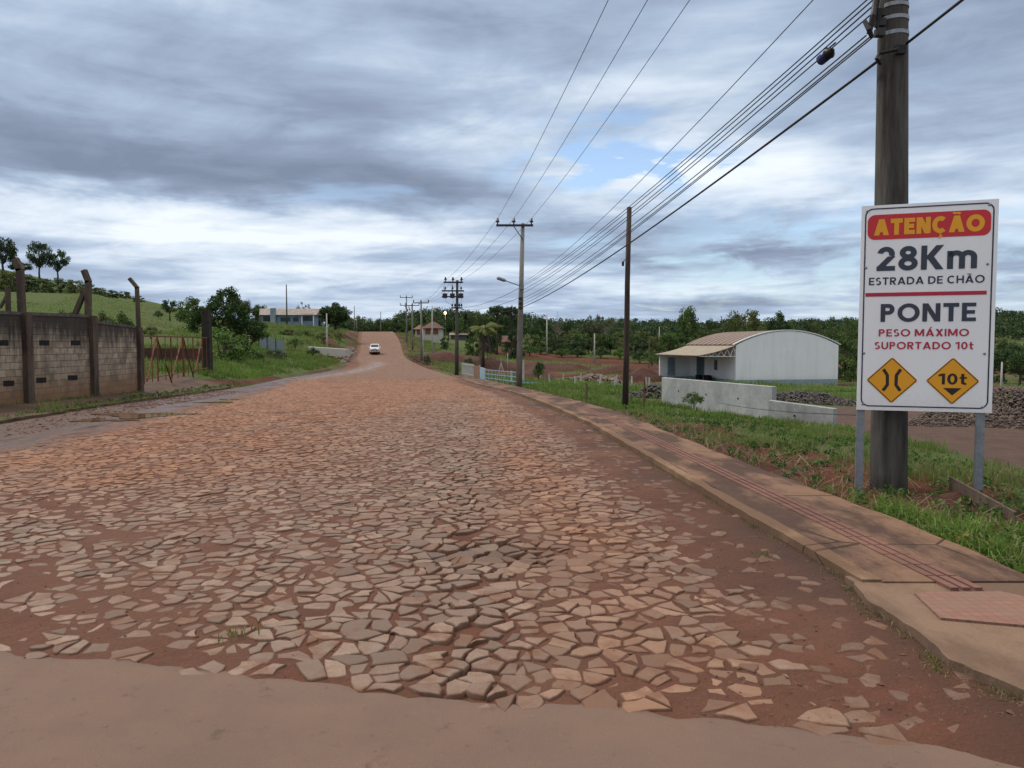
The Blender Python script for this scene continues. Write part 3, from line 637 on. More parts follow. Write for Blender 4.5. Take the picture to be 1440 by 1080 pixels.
def road_sign():
    YL, YR = 8.2, 7.78
    PL = Vector((atx(1207, YL), YL, 0)); PR = Vector((atx(1398, YR), YR, 0)); W = (PR-PL).length
    zt = (at(1211, 290, YL).z+at(1401, 279.5, YR).z)/2; zb = (at(1204, 576, YL).z+at(1395, 581, YR).z)/2; Hh = zt-zb
    ang = math.atan2(PR.y-PL.y, PR.x-PL.x); base = empty('road_sign', ((PL.x+PR.x)/2, (PL.y+PR.y)/2, 0), ang)
    tag(base, 'tall white warning board headed in red on two steel posts before the thick pole', 'road sign')
    def P(u, v, d=0): return (-W/2+u*W, -d, zt-v*Hh)
    panel = MB().box((0, .012, (zt+zb)/2), (W, .024, Hh)).build('panel', s_white, base)
    for sx, lab in ((-.5+.035, None), (.5-.07, None)):
        mb = MB(); w = .075; x0 = sx*W
        for dx, dw in ((-w/2, .006), (w/2, .006)): mb.box((x0+dx, .055, zb/2+.25), (dw, .05, zb+1.9))
        mb.box((x0, .0305, zb/2+.25), (w-.006, .005, zb+1.9))
        mb.build('post', m_steel, base)
    bo = [MB().tube([P(u, v, .001), P(u, v, .006), P(u, v, .010)], [.014, .013, .005], 10).build('bolt', m_steel, panel, smooth=True) for u in (.045, .935) for v in (.025, .30, .72, .972)]
    # rounded outline
    def rrect(u0, v0, u1, v1, r, n=8):
        out = []; x0, z0, _ = 0, 0, 0
        a = Vector(P(u0, v0)); b = Vector(P(u1, v1))
        for cx, cz, s in ((b.x-r, a.z-r, 0), (a.x+r, a.z-r, 90), (a.x+r, b.z+r, 180), (b.x-r, b.z+r, 270)):
            for k in range(n+1):
                t = R(s+90*k/n); out.append((cx+r*math.cos(t), cz+r*math.sin(t)))
        return out
    def ring(pts, wd, name, mat, par, d=.003):
        c = Vector((sum(p[0] for p in pts)/len(pts), sum(p[1] for p in pts)/len(pts))); mb = MB(); n = len(pts)
        ins = []
        for i, p in enumerate(pts):
            a = Vector(pts[i-1]); b = Vector(pts[(i+1) % n]); t = (b-a).normalized(); ins.append((p[0]-t.y*wd, p[1]+t.x*wd))
        for i in range(n):
            j = (i+1) % n; mb.poly([(pts[i][0], -d, pts[i][1]), (ins[i][0], -d, ins[i][1]), (ins[j][0], -d, ins[j][1]), (pts[j][0], -d, pts[j][1])])
        return mb.build(name, mat, par)
    ring(rrect(.028, .014, .972, .982, .085), .0135, 'border_line', s_navy, panel)
    def plate(pts, name, mat, par, d=.002, th=.0015):
        return MB().prism([(x, -d, z) for x, z in pts], (0, -th, 0)).build(name, mat, par)
    plate(rrect(.05, .046, .95, .166, .075), 'heading_band', s_red, panel)
    plate([(P(.045, .424)[0], P(0, .424)[2]), (P(.045, .442)[0], P(0, .442)[2]), (P(.935, .442)[0], P(0, .442)[2]), (P(.935, .424)[0], P(0, .424)[2])], 'dividing_bar', s_crim, panel)
    def text(s, u0, u1, vt, vb, mat, w, d=.004, name='lettering', sp=.12, par=None, wd=1.0):
        """geometric sans capitals drawn from strokes; every stroke lies a hair in front of the one before"""
        polys = []; hw = w/2
        def rect(x0, z0, x1, z1): polys.append([(x0, z0), (x1, z0), (x1, z1), (x0, z1)])
        def dg(x0, z0, x1, z1, k=1.15): h = hw*k; polys.append([(x0-h, z0), (x0+h, z0), (x1+h, z1), (x1-h, z1)])
        def arc(cx, cz, rx, rz, a0, a1, n=22, w=w):
            out = []
            for i in range(n+1):
                a = R(a0+(a1-a0)*i/n); ca, sa = math.cos(a), math.sin(a); out.append(((cx+(rx)*ca, cz+(rz)*sa), (cx+(rx-w)*ca, cz+(rz-w)*sa)))
            for p, q in zip(out[:-1], out[1:]): polys.append([p[0], q[0], q[1], p[1]])
            polys.append(None)
        def glyph(ch, x):
            if ch == ' ': return x+.32
            b = {'Ã': 'A', 'Á': 'A', 'Ç': 'C'}.get(ch, ch); W_ = {'A': .86, 'T': .68, 'E': .60, 'N': .78, 'C': .82, 'O': .98, '2': .64, '8': .66, 'K': .76, 'm': .98, 'S': .60, 'R': .68, 'D': .80, 'H': .76, 'P': .64, 'M': .96, 'X': .76, 'I': w, 'U': .74, '1': .44, '0': .66, 't': .46}[b]*wd
            R_ = x+W_; c = (x+R_)/2; N_ = lambda v: x+v*W_
            if b == 'A': dg(x+hw*1.15, 0, c, 1); dg(R_-hw*1.15, 0, c, 1); rect(N_(.26), .20, N_(.74), .20+w*.85)
            elif b == 'T': rect(x, 1-w, R_, 1); rect(c-hw, 0, c+hw, 1-w)
            elif b == 'E': rect(x, 0, x+w, 1); rect(x+w, 0, R_, w*.95); rect(x+w, 1-w*.95, R_, 1); rect(x+w, .5-hw*.95, R_-.05, .5+hw*.95)
            elif b == 'N': rect(x, 0, x+w, 1); rect(R_-w, 0, R_, 1); dg(R_-w*.6, 0, x+w*.6, 1)
            elif b == 'H': rect(x, 0, x+w, 1); rect(R_-w, 0, R_, 1); rect(x+w, .5-hw, R_-w, .5+hw)
            elif b == 'M': rect(x, 0, x+w, 1); rect(R_-w, 0, R_, 1); dg(c, .12, x+w*.6, 1); dg(c, .12, R_-w*.6, 1)
            elif b == 'I': rect(x, 0, x+w, 1)
            elif b == 'X': dg(x+hw*1.3, 0, R_-hw*1.3, 1, 1.3); dg(R_-hw*1.3, 0, x+hw*1.3, 1, 1.3)
            elif b == 'K': rect(x, 0, x+w, 1); dg(x+w*1.1, .42, R_-hw*1.3, 1, 1.3); dg(R_-hw*1.3, 0, x+w*1.35, .58, 1.3)
            elif b == 'O': arc(c, .5, W_/2, .515, 0, 360, 40)
            elif b == '0': arc(c, .5, W_/2, .51, 0, 360, 36)
            elif b == '8': arc(c, .735, W_/2*.88, .275, 0, 360, 30); arc(c, .285, W_/2, .295, 0, 360, 30)
            elif b == 'C': arc(c+.03, .5, W_/2+.03, .515, 48, 312, 34)
            elif b == 'D': rect(x, 0, x+w, 1); rect(x+w, 0, N_(.42), w); rect(x+w, 1-w, N_(.42), 1); arc(N_(.42), .5, W_*.58, .5, -90, 90)
            elif b in 'PR':
                zm = .40; rect(x, 0, x+w, 1); rect(x+w, 1-w, N_(.55), 1); rect(x+w, zm, N_(.55), zm+w); arc(N_(.55), (1+zm)/2, W_*.42, (1-zm)/2, -90, 90)
                if b == 'R': dg(R_-hw*1.3, 0, N_(.45), zm+w*.3, 1.25)
            elif b == 'U': rect(x, .36, x+w, 1); rect(R_-w, .36, R_, 1); arc(c, .37, W_/2, .385, 180, 360)
            elif b == 'S': arc(c, .735, W_/2*.93, .275, 35, 255); arc(c, .285, W_/2, .295, -145, 78)
            elif b == '2': arc(c, .70, W_/2*.95, .31, -25, 170); dg(x+w*.75, w*.85, N_(.80), .60, 1.35); rect(x, 0, R_, w)
            elif b == '1': rect(R_-w*1.1, 0, R_-w*.1, 1); polys.append([(x, .70), (x, .70+w*.95), (R_-w*1.05, 1), (R_-w*1.05, 1-w*1.1)])
            elif b == 't': rect(N_(.22), .12, N_(.22)+w, .98); rect(x, .70-w*.8, R_, .70); arc(N_(.22)+w+.08, .19, w+.08, .20, 180, 285, 10)
            elif b == 'm':
                a = (W_-w)/2; rect(x, 0, x+w, .74)
                for k in (0, 1): arc(x+w/2+a/2+k*a, .46, a/2+w/2, .295, 0, 165, 18); rect(x+(k+1)*a, 0, x+(k+1)*a+w, .46)
            if ch == 'Ã': arc(c-.13, 1.07, .15, .16, 15, 150, 8, w*.55); arc(c+.11, 1.23, .15, .16, 195, 330, 8, w*.55)
            if ch == 'Á': dg(c-.02, 1.05, c+.14, 1.28, .9)
            if ch == 'Ç': rect(c-.0, -.10, c+.07, .02); arc(c+.0, -.19, .16, .12, -120, 80, 10, w*.55)
            return R_+sp
        x = 0; starts = []; words = [0]
        for ch in s:
            if ch == ' ': words.append(len(polys))
            starts.append(len(polys)); x = glyph(ch, x)
        x1 = x-sp; a = Vector(P(u0, vt)); b = Vector(P(u1, vb)); sx = (b.x-a.x)/x1; sz = a.z-b.z; mb = MB(); k = 0; o = None
        for i, p in enumerate(polys):
            if i in starts: k = 0
            if i in words and mb.f: mb.build(name, mat, par or panel); mb = MB()
            if p is None: k += 1; continue
            if len(p) == 4 and p[0][1] == p[1][1]: k += 1
            mb.poly([(a.x+q[0]*sx, -d-.00018*k, b.z+q[1]*sz) for q in p])
        # faces must look toward the viewer
        return mb.build(name, mat, par or panel)
    text('ATENÇÃO', .098, .905, .068, .146, s_yel, .27, .006, sp=.09)
    text('28Km', .125, .86, .203, .318, s_slate, .20, sp=.11)
    text('ESTRADA DE CHÃO', .070, .918, .350, .386, s_navy, .17, sp=.14)
    text('PONTE', .165, .865, .479, .566, s_slate, .21, sp=.12)
    text('PESO MÁXIMO', .155, .82, .602, .637, s_crim, .18, sp=.15)
    text('SUPORTADO 10t', .125, .855, .664, .699, s_crim, .18, sp=.15)
    for u, kind in ((.263, 0), (.712, 1)):
        cx, _, cz = P(u, .851); r = .255
        def dia(r, c): return [(cx+a*(r-c), cz+b*(r-c)) for a, b in ()]
        def rd(r, k=.010):
            out = []
            for a, b in ((1, 0), (0, 1), (-1, 0), (0, -1)):
                for s in (-1, 1):
                    out.append((cx+a*(r-k)+(-b)*k*s*1.0, cz+b*(r-k)+a*k*s*1.0))
            return out
        di = plate(rd(r), 'warning_diamond', s_yel, panel); ring(rd(r-.008), .009, 'border_line', s_blk, di, .0045)
        if kind == 0:
            for s in (-1, 1):
                ctr = [(.085, .12), (.045, .055), (.042, -.05), (.085, -.115)]; w = .017; ptsL = []; ptsR = []
                for i, (a, b) in enumerate(ctr):
                    a_ = Vector(ctr[max(i-1, 0)]); b_ = Vector(ctr[min(i+1, 3)]); t = (b_-a_).normalized(); nx, nz = -t.y, t.x
                    ptsL.append((cx+s*(a+nx*w), -.0045, cz+b+nz*w)); ptsR.append((cx+s*(a-nx*w), -.0045, cz+b-nz*w))
                mb = MB()
                for i in range(3): mb.poly([ptsL[i], ptsL[i+1], ptsR[i+1], ptsR[i]])
                mb.build('bridge_symbol', s_blk, di)
        else:
            du = .108; text('10t', u-du*.95, u+du*.95, .815, .868, s_blk, .20, .0048, par=di, name='lettering')
            MB().poly([(cx-.088, -.0045, cz-.075), (cx, -.0045, cz-.155), (cx+.088, -.0045, cz-.075)]).build('arrow_symbol', s_blk, di)
    return base
road_sign()

# ------------------------------------------------------------------ poles and wires
def sagline(a, b, sag, n=18):
    a = Vector(a); b = Vector(b); return [a.lerp(b, i/n)-Vector((0, 0, sag*4*(i/n)*(1-i/n))) for i in range(n+1)]
def wire(a, b, sag, r, label, group, name='power_line'):
    o = MB().tube(sagline(a, b, sag, 24), r, 5).build(name, m_black if r > .011 else m_dark, smooth=True)
    tag(o, label, 'wire', group); return o
def insul(mb, p, s=1.0):
    p = Vector(p)
    mb.tube([p, p+Vector((0, 0, .06*s)), p+Vector((0, 0, .07*s)), p+Vector((0, 0, .12*s)), p+Vector((0, 0, .13*s)), p+Vector((0, 0, .2*s))], [.02*s, .02*s, .06*s, .06*s, .04*s, .04*s], 8)
def big_pole():
    A = at(1250, 690, 8.36); A.z = gz(A.x, A.y)-.3; Bp = at(1256, 0, 8.36); D = (Bp-A)/(Bp.z-A.z); T = A+D*10.3
    base = empty('utility_pole', (A.x, A.y, A.z+.3)); o_ = Vector((A.x, A.y, A.z+.3))
    tag(base, 'thick weathered concrete utility pole standing close behind the warning board', 'utility pole')
    def rad(z): return .195-.0085*z
    p = [A-o_, A+D*.5-o_, A+D*3-o_, Bp-o_, T-o_]
    MB().tube(p, [rad(0)+.005, .193, .175, .15, .115], 24).build('pole', M('big_pole_concrete', (.12, .112, .098), (.018, .016, .014), 1.9, .92, .8, streak=(3, 3, .35)), base, smooth=True)
    for py in (12, 30, 51): 
        c = at(1256, py, 8.36)-o_; MB().tube([c-D*.02, c+D*.02], .158, 24).build('strap', m_steel, base)
    for z, r in ((at(1251, 590, 8.36), .197),):
        MB().tube([z-o_-D*.008, z-o_+D*.008], .186, 24).build('wire_tie', m_black, base)
    # secondary rack with spool insulators, cross arm out of view above
    rk = MB()
    for x0, y0, x1, y1, r in ((1222, 48, 1232, -4, .035), (1232, 38, 1242, -12, .035), (1216, 30, 1226, 52, .028)):
        rk.tube([at(x0, y0, 8.2)-o_, at((x0+x1)/2+1, (y0+y1)/2, 8.15)-o_, at(x1, y1, 8.2)-o_], [r*.8, r, r*.8], 8)
    for x0, y0 in ((1238, 18), (1238, 32), (1237, 46)): rk.box(at(x0, y0, 8.22)-o_, (.09, .08, .08))
    rk.tube([at(1233, 50, 8.2)-o_, at(1238, -8, 8.2)-o_], .018, 6)
    rk.build('insulator_rack', m_dark, base)
    cr = MB(); c = T-Vector((0, 0, .5))-o_; cr.box(c+Vector((0, -.16, 0)), (2.2, .1, .11)); 
    for dx in (-1, 0, 1): insul(cr, c+Vector((dx*.95, -.16, .055)), 1.3)
    cr.build('cross_arm', m_poledark, base)
    cl = MB(); cl.tube([at(1238, 90, 8.18)-o_, at(1232, 82, 8.12)-o_, at(1236, 75, 8.15)-o_, at(1260, 70, 8.12)-o_, at(1274, 62, 8.2)-o_], .018, 8); cl.box(at(1266, 70, 8.15)-o_, (.1, .06, .09)); cl.build('cable_clamp', m_black, base)
    return base, T
bp, BT = big_pole()
def pole2():
    Y = 40; A = Vector((atx(729.5, Y), Y, 0)); A.z = gz(A.x, Y); zt = at(735, 314, Y).z
    base = empty('utility_pole', A); tag(base, 'grey concrete pole with single cross arm and street lamp beside the footpath', 'utility pole')
    lean = atx(735, Y)-A.x; top = Vector((lean, 0, zt-A.z)); h = top.z
    mb = MB(); mb.tube([(0, 0, -.3), (lean*.5, 0, h*.5), top], [.18, .14, .10], 12); mb.build('pole', m_polec, base, smooth=True)
    ca = MB(); z = at(735, 317.5, Y).z-A.z; xl_ = atx(698, Y)-A.x; xr_ = atx(749.5, Y)-A.x; ca.box(((xl_+xr_)/2, -.14, z), (xr_-xl_, .1, .11)); ca.bar((lean, -.15, z-.75), (lean-.5, -.15, z-.03), .04); ca.build('cross_arm', m_dark, base)
    pts = []
    for px in (700, 722.5, 747):
        i = MB(); q = Vector((atx(px, Y)-A.x, -.14, z+.05)); insul(i, q, 1.6); i.build('insulator', m_insul, base, smooth=True); pts.append(A+q+Vector((0, 0, .32)))
    la = MB(); p0 = at(734, 403, Y)-A; p1 = at(712, 396.5, Y)-A+Vector((0, -.6, 0)); la.tube([p0, p1], .028, 8); la.box(p0+Vector((0, -.1, -.05)), (.22, .2, .2)); lm = la.build('lamp_arm', m_steel, base)
    hd = MB(); d = (p1-p0).normalized(); hd.tube([p1, p1+d*.12, p1+d*.55, p1+d*.62], [.03, .09, .10, .03], 8); hd.build('lamp_head', m_steel, base, smooth=True)
    rk = MB()
    for py in (420, 427, 433): rk.box(at(732, py, Y)-A+Vector((0, -.12, 0)), (.2, .12, .12))
    rk.box(at(732, 427, Y)-A+Vector((0, -.05, 0)), (.06, .06, .62)); rk.build('insulator_rack', m_dark, base)
    return base, pts
p2o, P2T = pole2()
def wooden_pole():
    Y = 24.3; A = Vector((atx(879.5, Y), Y, 0)); A.z = gz(A.x, Y); t = at(885, 291.5, Y)
    o = empty('wooden_pole', A); tag(o, 'dark bare wooden pole leaning slightly right in the roadside grass', 'pole')
    MB().tube([(0, 0, -.3), (t-A)*.3+Vector((.015, 0, 0)), (t-A)*.62+Vector((-.01, 0, 0)), t-A], [.105, .095, .085, .078], 12).build('pole', m_wood, o, smooth=True)
    mb = MB(); q = at(876, 371, Y)-A; mb.tube([at(882, 363, Y)-A, at(877, 367, Y)-A, q], .012, 6); mb.box(q, (.07, .07, .14)); mb.build('cable_hook', m_black, o)
wooden_pole()
def transformer_pole():
    Y = 68; A = Vector((atx(642, Y), Y, 0)); A.z = gz(A.x, Y); b = empty('utility_pole', A)
    tag(b, 'dark pole carrying three transformers cutouts and two cross arms by the picket fence', 'utility pole')
    def q(px, py, dy=0): return at(px, py, Y)-A+Vector((0, dy, 0))
    MB().tube([(0, 0, -.3), q(642.5, 460), q(643, 394)], [.2, .15, .11], 12).build('pole', m_poledark, b, smooth=True)
    for py, x0, x1 in ((397, 624, 651), (409, 621.5, 652.5)):
        for dy in (-.15, .15):
            MB().box((q((x0+x1)/2, py)+Vector((0, dy, 0))), ((x1-x0)*Y/1040, .09, .11)).build('cross_arm', m_dark, b)
    MB().box(q(636.5, 417), (2.0, .08, .1)).box(q(636.5, 409), (.05, .3, 1.1)).build('transformer_beam', m_dark, b)
    for px in (626, 636.5, 648.5):
        mb = MB(); mb.tube([q(px, 419.5, -.3), q(px, 413, -.3)], .22, 10); mb.build('transformer', m_dark, b)
        i = MB(); insul(i, q(px+.5, 396), 2.0); i.build('insulator', m_insul, b); i = MB(); insul(i, q(px, 408), 1.6); i.build('insulator', m_insul, b)
        d = MB(); d.tube([q(px+1, 395), q(px-2.5, 404, -.2), q(px, 413, -.3)], .014, 5); d.tube([q(px, 419, -.2), q(px+1, 424), q(640, 432)], .012, 5); d.build('lead_wire', m_dark, b)
    mb = MB(); mb.box(q(642, 433), (.95, .4, .12))
    for px in (636, 640, 646, 649): insul(mb, q(px, 432), 1.6)
    mb.build('secondary_rack', m_dark, b)
    return b
transformer_pole()
def tpole(px, py_top, Y, label, arm=None, cat='utility pole', mat=None, r=.14, arms=(0,), name='utility_pole', group=None, z0=None):
    A = gnd(px, Y)
    if z0 is not None: A.z = z0
    b = empty(name, A); tag(b, label, cat, group); h = at(px, py_top, Y).z-A.z
    MB().tube([(0, 0, -.4), (0, 0, h*.5), (0, 0, h)], [r*1.25, r, r*.7], 8).build('pole', mat or m_polec, b, smooth=True)
    if arm:
        for a in arms:
            mb = MB().box((0, -.12, h-.2-a), (arm, .12, .13)); c = mb.build('cross_arm', m_dark, b)
            for s in (-.95, 0, .95):
                i = MB(); insul(i, (s*arm/2, -.12, h-.14-a), 1.8); i.build('insulator', m_insul, b)
    return b, A, h
tpole(592.5, 424, 104, 'concrete pole with one cross arm at the bend, twin post at its foot', 2.2)
o_, A_, h_ = tpole(594.3, 462, 104.6, 'short pale concrete post leaning against the pole at the bend', None, 'post', m_concl, .13, name='concrete_post')
tpole(580.2, 428, 136, 'slim concrete pole with cross arm halfway up the hill, right of the frame pole', 2.6)
fb, fA, fh = tpole(572, 417, 152, 'tallest hillside pole with two stacked cross arms and a transformer frame', 2.6, arms=(0, 1.6))
mb = MB(); mb.box((.55, 0, fh-3.4), (1.3, .1, .14)).box((.55, 0, fh-4.6), (1.3, .1, .14)).tube([(1.1, 0, -.3), (1.1, 0, fh-1.6)], .09, 8); mb.build('transformer_frame', m_polec, fb)
tpole(608, 430, 128, 'slim pale concrete pole without arms in front of the cream house', None, r=.12, mat=m_concl)
tpole(535.7, 438, 205, 'far slim pole standing just beyond the brow of the road', None, r=.12)
tpole(498.8, 430, 188, 'slim pole beside the dense round tree at the top of the hill', None, r=.12)
tpole(502, 444, 196, 'shortest pale pole behind the round tree by the brow', None, r=.10)
tpole(404, 400, 162, 'dark slim pole rising in front of the blue grey house', None, r=.15, mat=m_poledark)
tpole(459.9, 440.5, 112, 'pale concrete post above the long white block on the left bank', None, 'post', m_concl, .12, name='concrete_post')
tpole(769, 442, 165, 'tall pale pole standing before the woodland left of the wooden pole', None, r=.17, mat=m_concl)
tpole(836, 469, 148, 'pale post between the tall pale pole and the wooden pole', None, 'post', m_concl, .14, name='concrete_post')
tpole(927, 459.5, 175, 'thin pale pole rising from bushes left of the white warehouse', None, r=.12, mat=m_concl)
tpole(913, 478, 100, 'thin dark metal mast standing left of the warehouse canopy', None, 'post', m_poledark, .05, name='metal_mast')
tpole(1410, 509, 52, 'pale leaning post right of the warning board before the trees', None, 'post', m_concl, .07, name='concrete_post')
tpole(714, 497, 74, 'thin metal pipe standing by the ragged palm', None, 'post', m_steel, .035, name='metal_pipe')
# wires between the big pole, the lamp pole and beyond
G1 = 'telephone and low voltage wires running from the thick pole past the wooden pole'
near = [(1228, -8), (1231, -3), (1235, 2), (1237, 10), (1218, 50), (1227, 49), (1235, 46)]
far = [402, 404, 409, 414, 421, 425, 430]
L_low = 'thin dark wire of the bundle between the thick pole and the lamp pole'
for i, ((px, py), fy) in enumerate(zip(near, far)):
    wire(at(px, py, 8.22), at(732, fy, 39.9), .30+.02*(i % 3), .0085, L_low, G1)
wire(at(1237, 84, 8.2), at(732, 433, 39.9), .30, .017, 'thick black cable hanging lowest between the thick pole and the lamp pole', G1)
wire(at(1236, -100, 8.25), at(732, 399, 39.9), .45, .007, 'single thin wire running above the bundle toward the lamp pole', G1)
s0 = at(1274, 62, 8.2); s1 = at(1353, 0, 6.9); wire(s0, s0+(s1-s0)*8, .0, .015, 'thick black cable leaving the thick pole toward the upper right corner', G1)
G2 = 'high voltage lines over the footpath'
hv = []
for (px, q), nx, lb in zip(((700, 0), (722.5, 1), (747, 2)), (1142, 1257, 1380), ('leftmost', 'middle', 'rightmost')):
    n0 = at(nx, -616, 8.2); wire(n0, P2T[q], .35, .0085, lb+' of the three high lines reaching the cross arm of the lamp pole', G2)
TP = [at(x, 394.5, 68) for x in (626, 636.5, 648.5)]
for q, lb in enumerate(('left', 'middle', 'right')):
    wire(P2T[q], TP[q], .3, .010, lb+' high line between the lamp pole and the transformer pole', G2)
for i, (y0, y1) in enumerate(((404, 432), (418, 434), (433, 436))):
    wire(at(732, y0, 40.1), at(642, y1, 68), .35, .012, ('upper', 'middle', 'lowest')[i]+' low wire between the lamp pole and the transformer pole', G1)
for q, x in enumerate((587.5, 592.5, 597.5)): wire(TP[q], at(x, 424, 104), .6, .012, ('left', 'middle', 'right')[q]+' line between the transformer pole and the cross arm pole at the bend', G2)
for q, x in enumerate((571, 580, 589)): wire(at((587.5, 592.5, 597.5)[q], 424, 104), at(x-(.0 if q else 0), 428.5, 136), .4, .013, ('left', 'middle', 'right')[q]+' line climbing from the bend to the hillside pole', G2)
wire(at(642, 436, 68), at(608, 430.5, 128), .8, .014, 'drooping wire from the transformer pole to the pole before the cream house', G2)
# splice box on the wire
sb = empty('splice_box', at(1161, 79, 9.35)); tag(sb, 'dark blue cable junction box hanging on the wires left of the thick pole', 'junction box')
d = (at(1180, 62, 9.1)-at(1145, 92, 9.6)).normalized()
MB().tube([-d*.11, -d*.10, d*.04, d*.045], [.05, .065, .065, .05], 14).build('canister', m_blue, sb, smooth=True)
MB().tube([d*.045, d*.08, d*.11, d*.16], [.055, .075, .05, .015], 12).tube([-d*.10+Vector((0, 0, .07)), d*.2+Vector((0, 0, .06))], .01, 6).build('cable_entry', m_black, sb, smooth=True)
# low strand wires behind the sign, on the grass strip
a = at(1172, 575, 14); wire(at(1010, 566, 20.5), at(1215, 584, 8.35), .06, .006, 'slack black wire crossing the concrete slabs to the thick pole', 'low wires')

lo_, lA, lh = tpole(626.5, 441, 236, 'far street lamp glowing warm at the wood edge left of the transformer pole', None, 'street lamp', m_conc, .12, name='street_lamp')
lm_ = NT('lit_lamp'); lm_.b.inputs['Emission Color'].default_value = (1, .55, .25, 1); lm_.b.inputs['Emission Strength'].default_value = 14
MB().tube([(0, -.3, lh-.1), (0, -.3, lh+.25), (0, -.3, lh+.5)], [.25, .42, .2], 10).bar((0, 0, lh-.2), (0, -.3, lh-.1), .08).build('lamp_head', lm_.m, lo_)
# ------------------------------------------------------------------ left: block wall, gate
def wallmat():
    t = NT('stained_block_wall'); sp = t.new('ShaderNodeSeparateXYZ'); t.link(t.tc.outputs['Object'], sp.inputs[0])
    cb = t.new('ShaderNodeCombineXYZ'); t.link(sp.outputs[1], cb.inputs[0]); t.link(sp.outputs[2], cb.inputs[1])
    br = t.new('ShaderNodeTexBrick'); t.link(cb.outputs[0], br.inputs['Vector']); br.inputs['Scale'].default_value = 1; br.inputs['Brick Width'].default_value = .40; br.inputs['Row Height'].default_value = .195; br.inputs['Mortar Size'].default_value = .009
    br.inputs['Color1'].default_value = (.30, .24, .175, 1); br.inputs['Color2'].default_value = (.46, .39, .295, 1); br.inputs['Mortar'].default_value = (.075, .06, .045, 1)
    z = sp.outputs[2]; n = t.noise(1.6, 7, .7); nv = t.noise(2.5, 6, .7, t.map((1, 2.2, .35)))
    top = t.mr(t.math('ADD', z, t.math('MULTIPLY', t.math('SUBTRACT', nv, .5), 2.2)), 1.50, 2.15)
    bot = t.mr(t.math('ADD', z, t.math('MULTIPLY', t.math('SUBTRACT', n, .5), 1.2)), .95, .1)
    c = t.mix(t.mr(n, .38, .62, 0, .75), br.outputs[0], (.075, .058, .042)); c = t.mix(t.math('MULTIPLY', bot, .8), c, (.19, .085, .036)); c = t.mix(t.math('MULTIPLY', top, .92), c, (.022, .018, .015))
    t.color(c); t.rough(.95); t.bump(t.math('ADD', br.outputs[1], t.math('MULTIPLY', n, -.5)), .012, -.7); return t.m
m_wall = wallmat()
WP = [Vector((-13.2, 9, 0)), Vector((-13.62, 19.7, 0)), Vector((-13.8, 24.2, 0)), Vector((-14.2, 28.1, 0))]
def wall():
    b = empty('block_wall', (0, 0, 0)); b.location = (-13.6, 19.7, 0); o_ = Vector(b.location)
    tag(b, 'stained grey block wall with square vent holes and bent concrete posts', 'wall')
    zt = [2.48, at(0, 441.8, 19.7).z, at(128, 446.5, 24.2).z]; z2 = [at(133, 453.5, 24.2).z, at(192, 462, 28.1).z]
    segs = [(WP[0], WP[1], zt[0], zt[1]), (WP[1], WP[2], zt[1], zt[2]), (WP[2], WP[3], z2[0], z2[1])]
    for p, q, za, zb in segs:
        n = Vector((-.16, 0, 0)); zz = -.3
        pts = [Vector((p.x, p.y, zz)), Vector((q.x, q.y, zz)), Vector((q.x, q.y, zb)), Vector((p.x, p.y, za))]
        MB().prism([v-o_ for v in pts], n).build('wall_panel', m_wall, b)
        MB().prism([v-o_+Vector((.02, 0, 0)) for v in (pts[3], pts[2], pts[2]+Vector((0, 0, .09)), pts[3]+Vector((0, 0, .09)))], (-.2, 0, 0)).build('coping', m_poledark, b)
    def X(Y):
        return float(np.interp(Y, [w.y for w in WP], [w.x for w in WP]))
    def ypx(px):
        lo, hi = 9, 28.1
        for _ in range(40):
            m = (lo+hi)/2; pxm = 720+1040*X(m)/m
            if pxm < px: lo = m
            else: hi = m
        return lo
    for px, pts, w in ((36, [(36, 443), (36, 441), (31, 441), (28, 378), (21, 364)], .26), (129, [(124, 446), (124, 395), (118, 380)], .26), (195, [(195, 462), (192.5, 404), (182, 391.5)], .2)):
        Y = ypx(px); x = X(Y); z1 = at(px, 443 if px == 36 else (446 if px == 129 else 462), Y).z
        MB().box((x+.03-o_.x, Y-o_.y, z1/2-.1), (.24, .27 if px < 190 else .22, z1+.3)).build('post', m_pier, b)
        ar = MB(); pp = [at(a, c, Y)-o_ for a, c in pts]
        pp = [Vector((v.x, v.y, v.z)) for v in pp]
        k = 2 if px == 36 else 0
        for u, v in zip(pp[k:-1], pp[k+1:]): ar.bar(u-(v-u).normalized()*.05, v, w*.6, w*.6)
        ar.build('bent_post_top', m_pier, b)
        if px == 129:
            MB().bar(at(105, 443, Y)-o_, at(121, 405, Y)-o_, .15, .13).build('brace', m_pier, b)
    for px, py in ((0, 482), (8, 482), (60, 482), (66, 482), (104, 482), (110, 482), (8, 539), (14, 539), (54, 534.5), (60, 534.5), (98, 531), (104.5, 531)):
        Y = ypx(px); MB().box((X(Y)-o_.x+.004, Y-o_.y, at(px, py, Y).z), (.02, .26, .145)).build('vent_hole', m_shade_black, b)  # dark box on the wall face paints in the shade inside the vent
m_pier = M('stained_pier_concrete', (.135, .095, .068), (.034, .026, .021), 1.7, .95, .8, streak=(2, 2, .5))
m_shade_black = M('hole_shade_and_sack_black', (.012, .01, .008), None, 5, 1, 0)  # near-black that paints shade into holes, also the black of the sacks
wall()
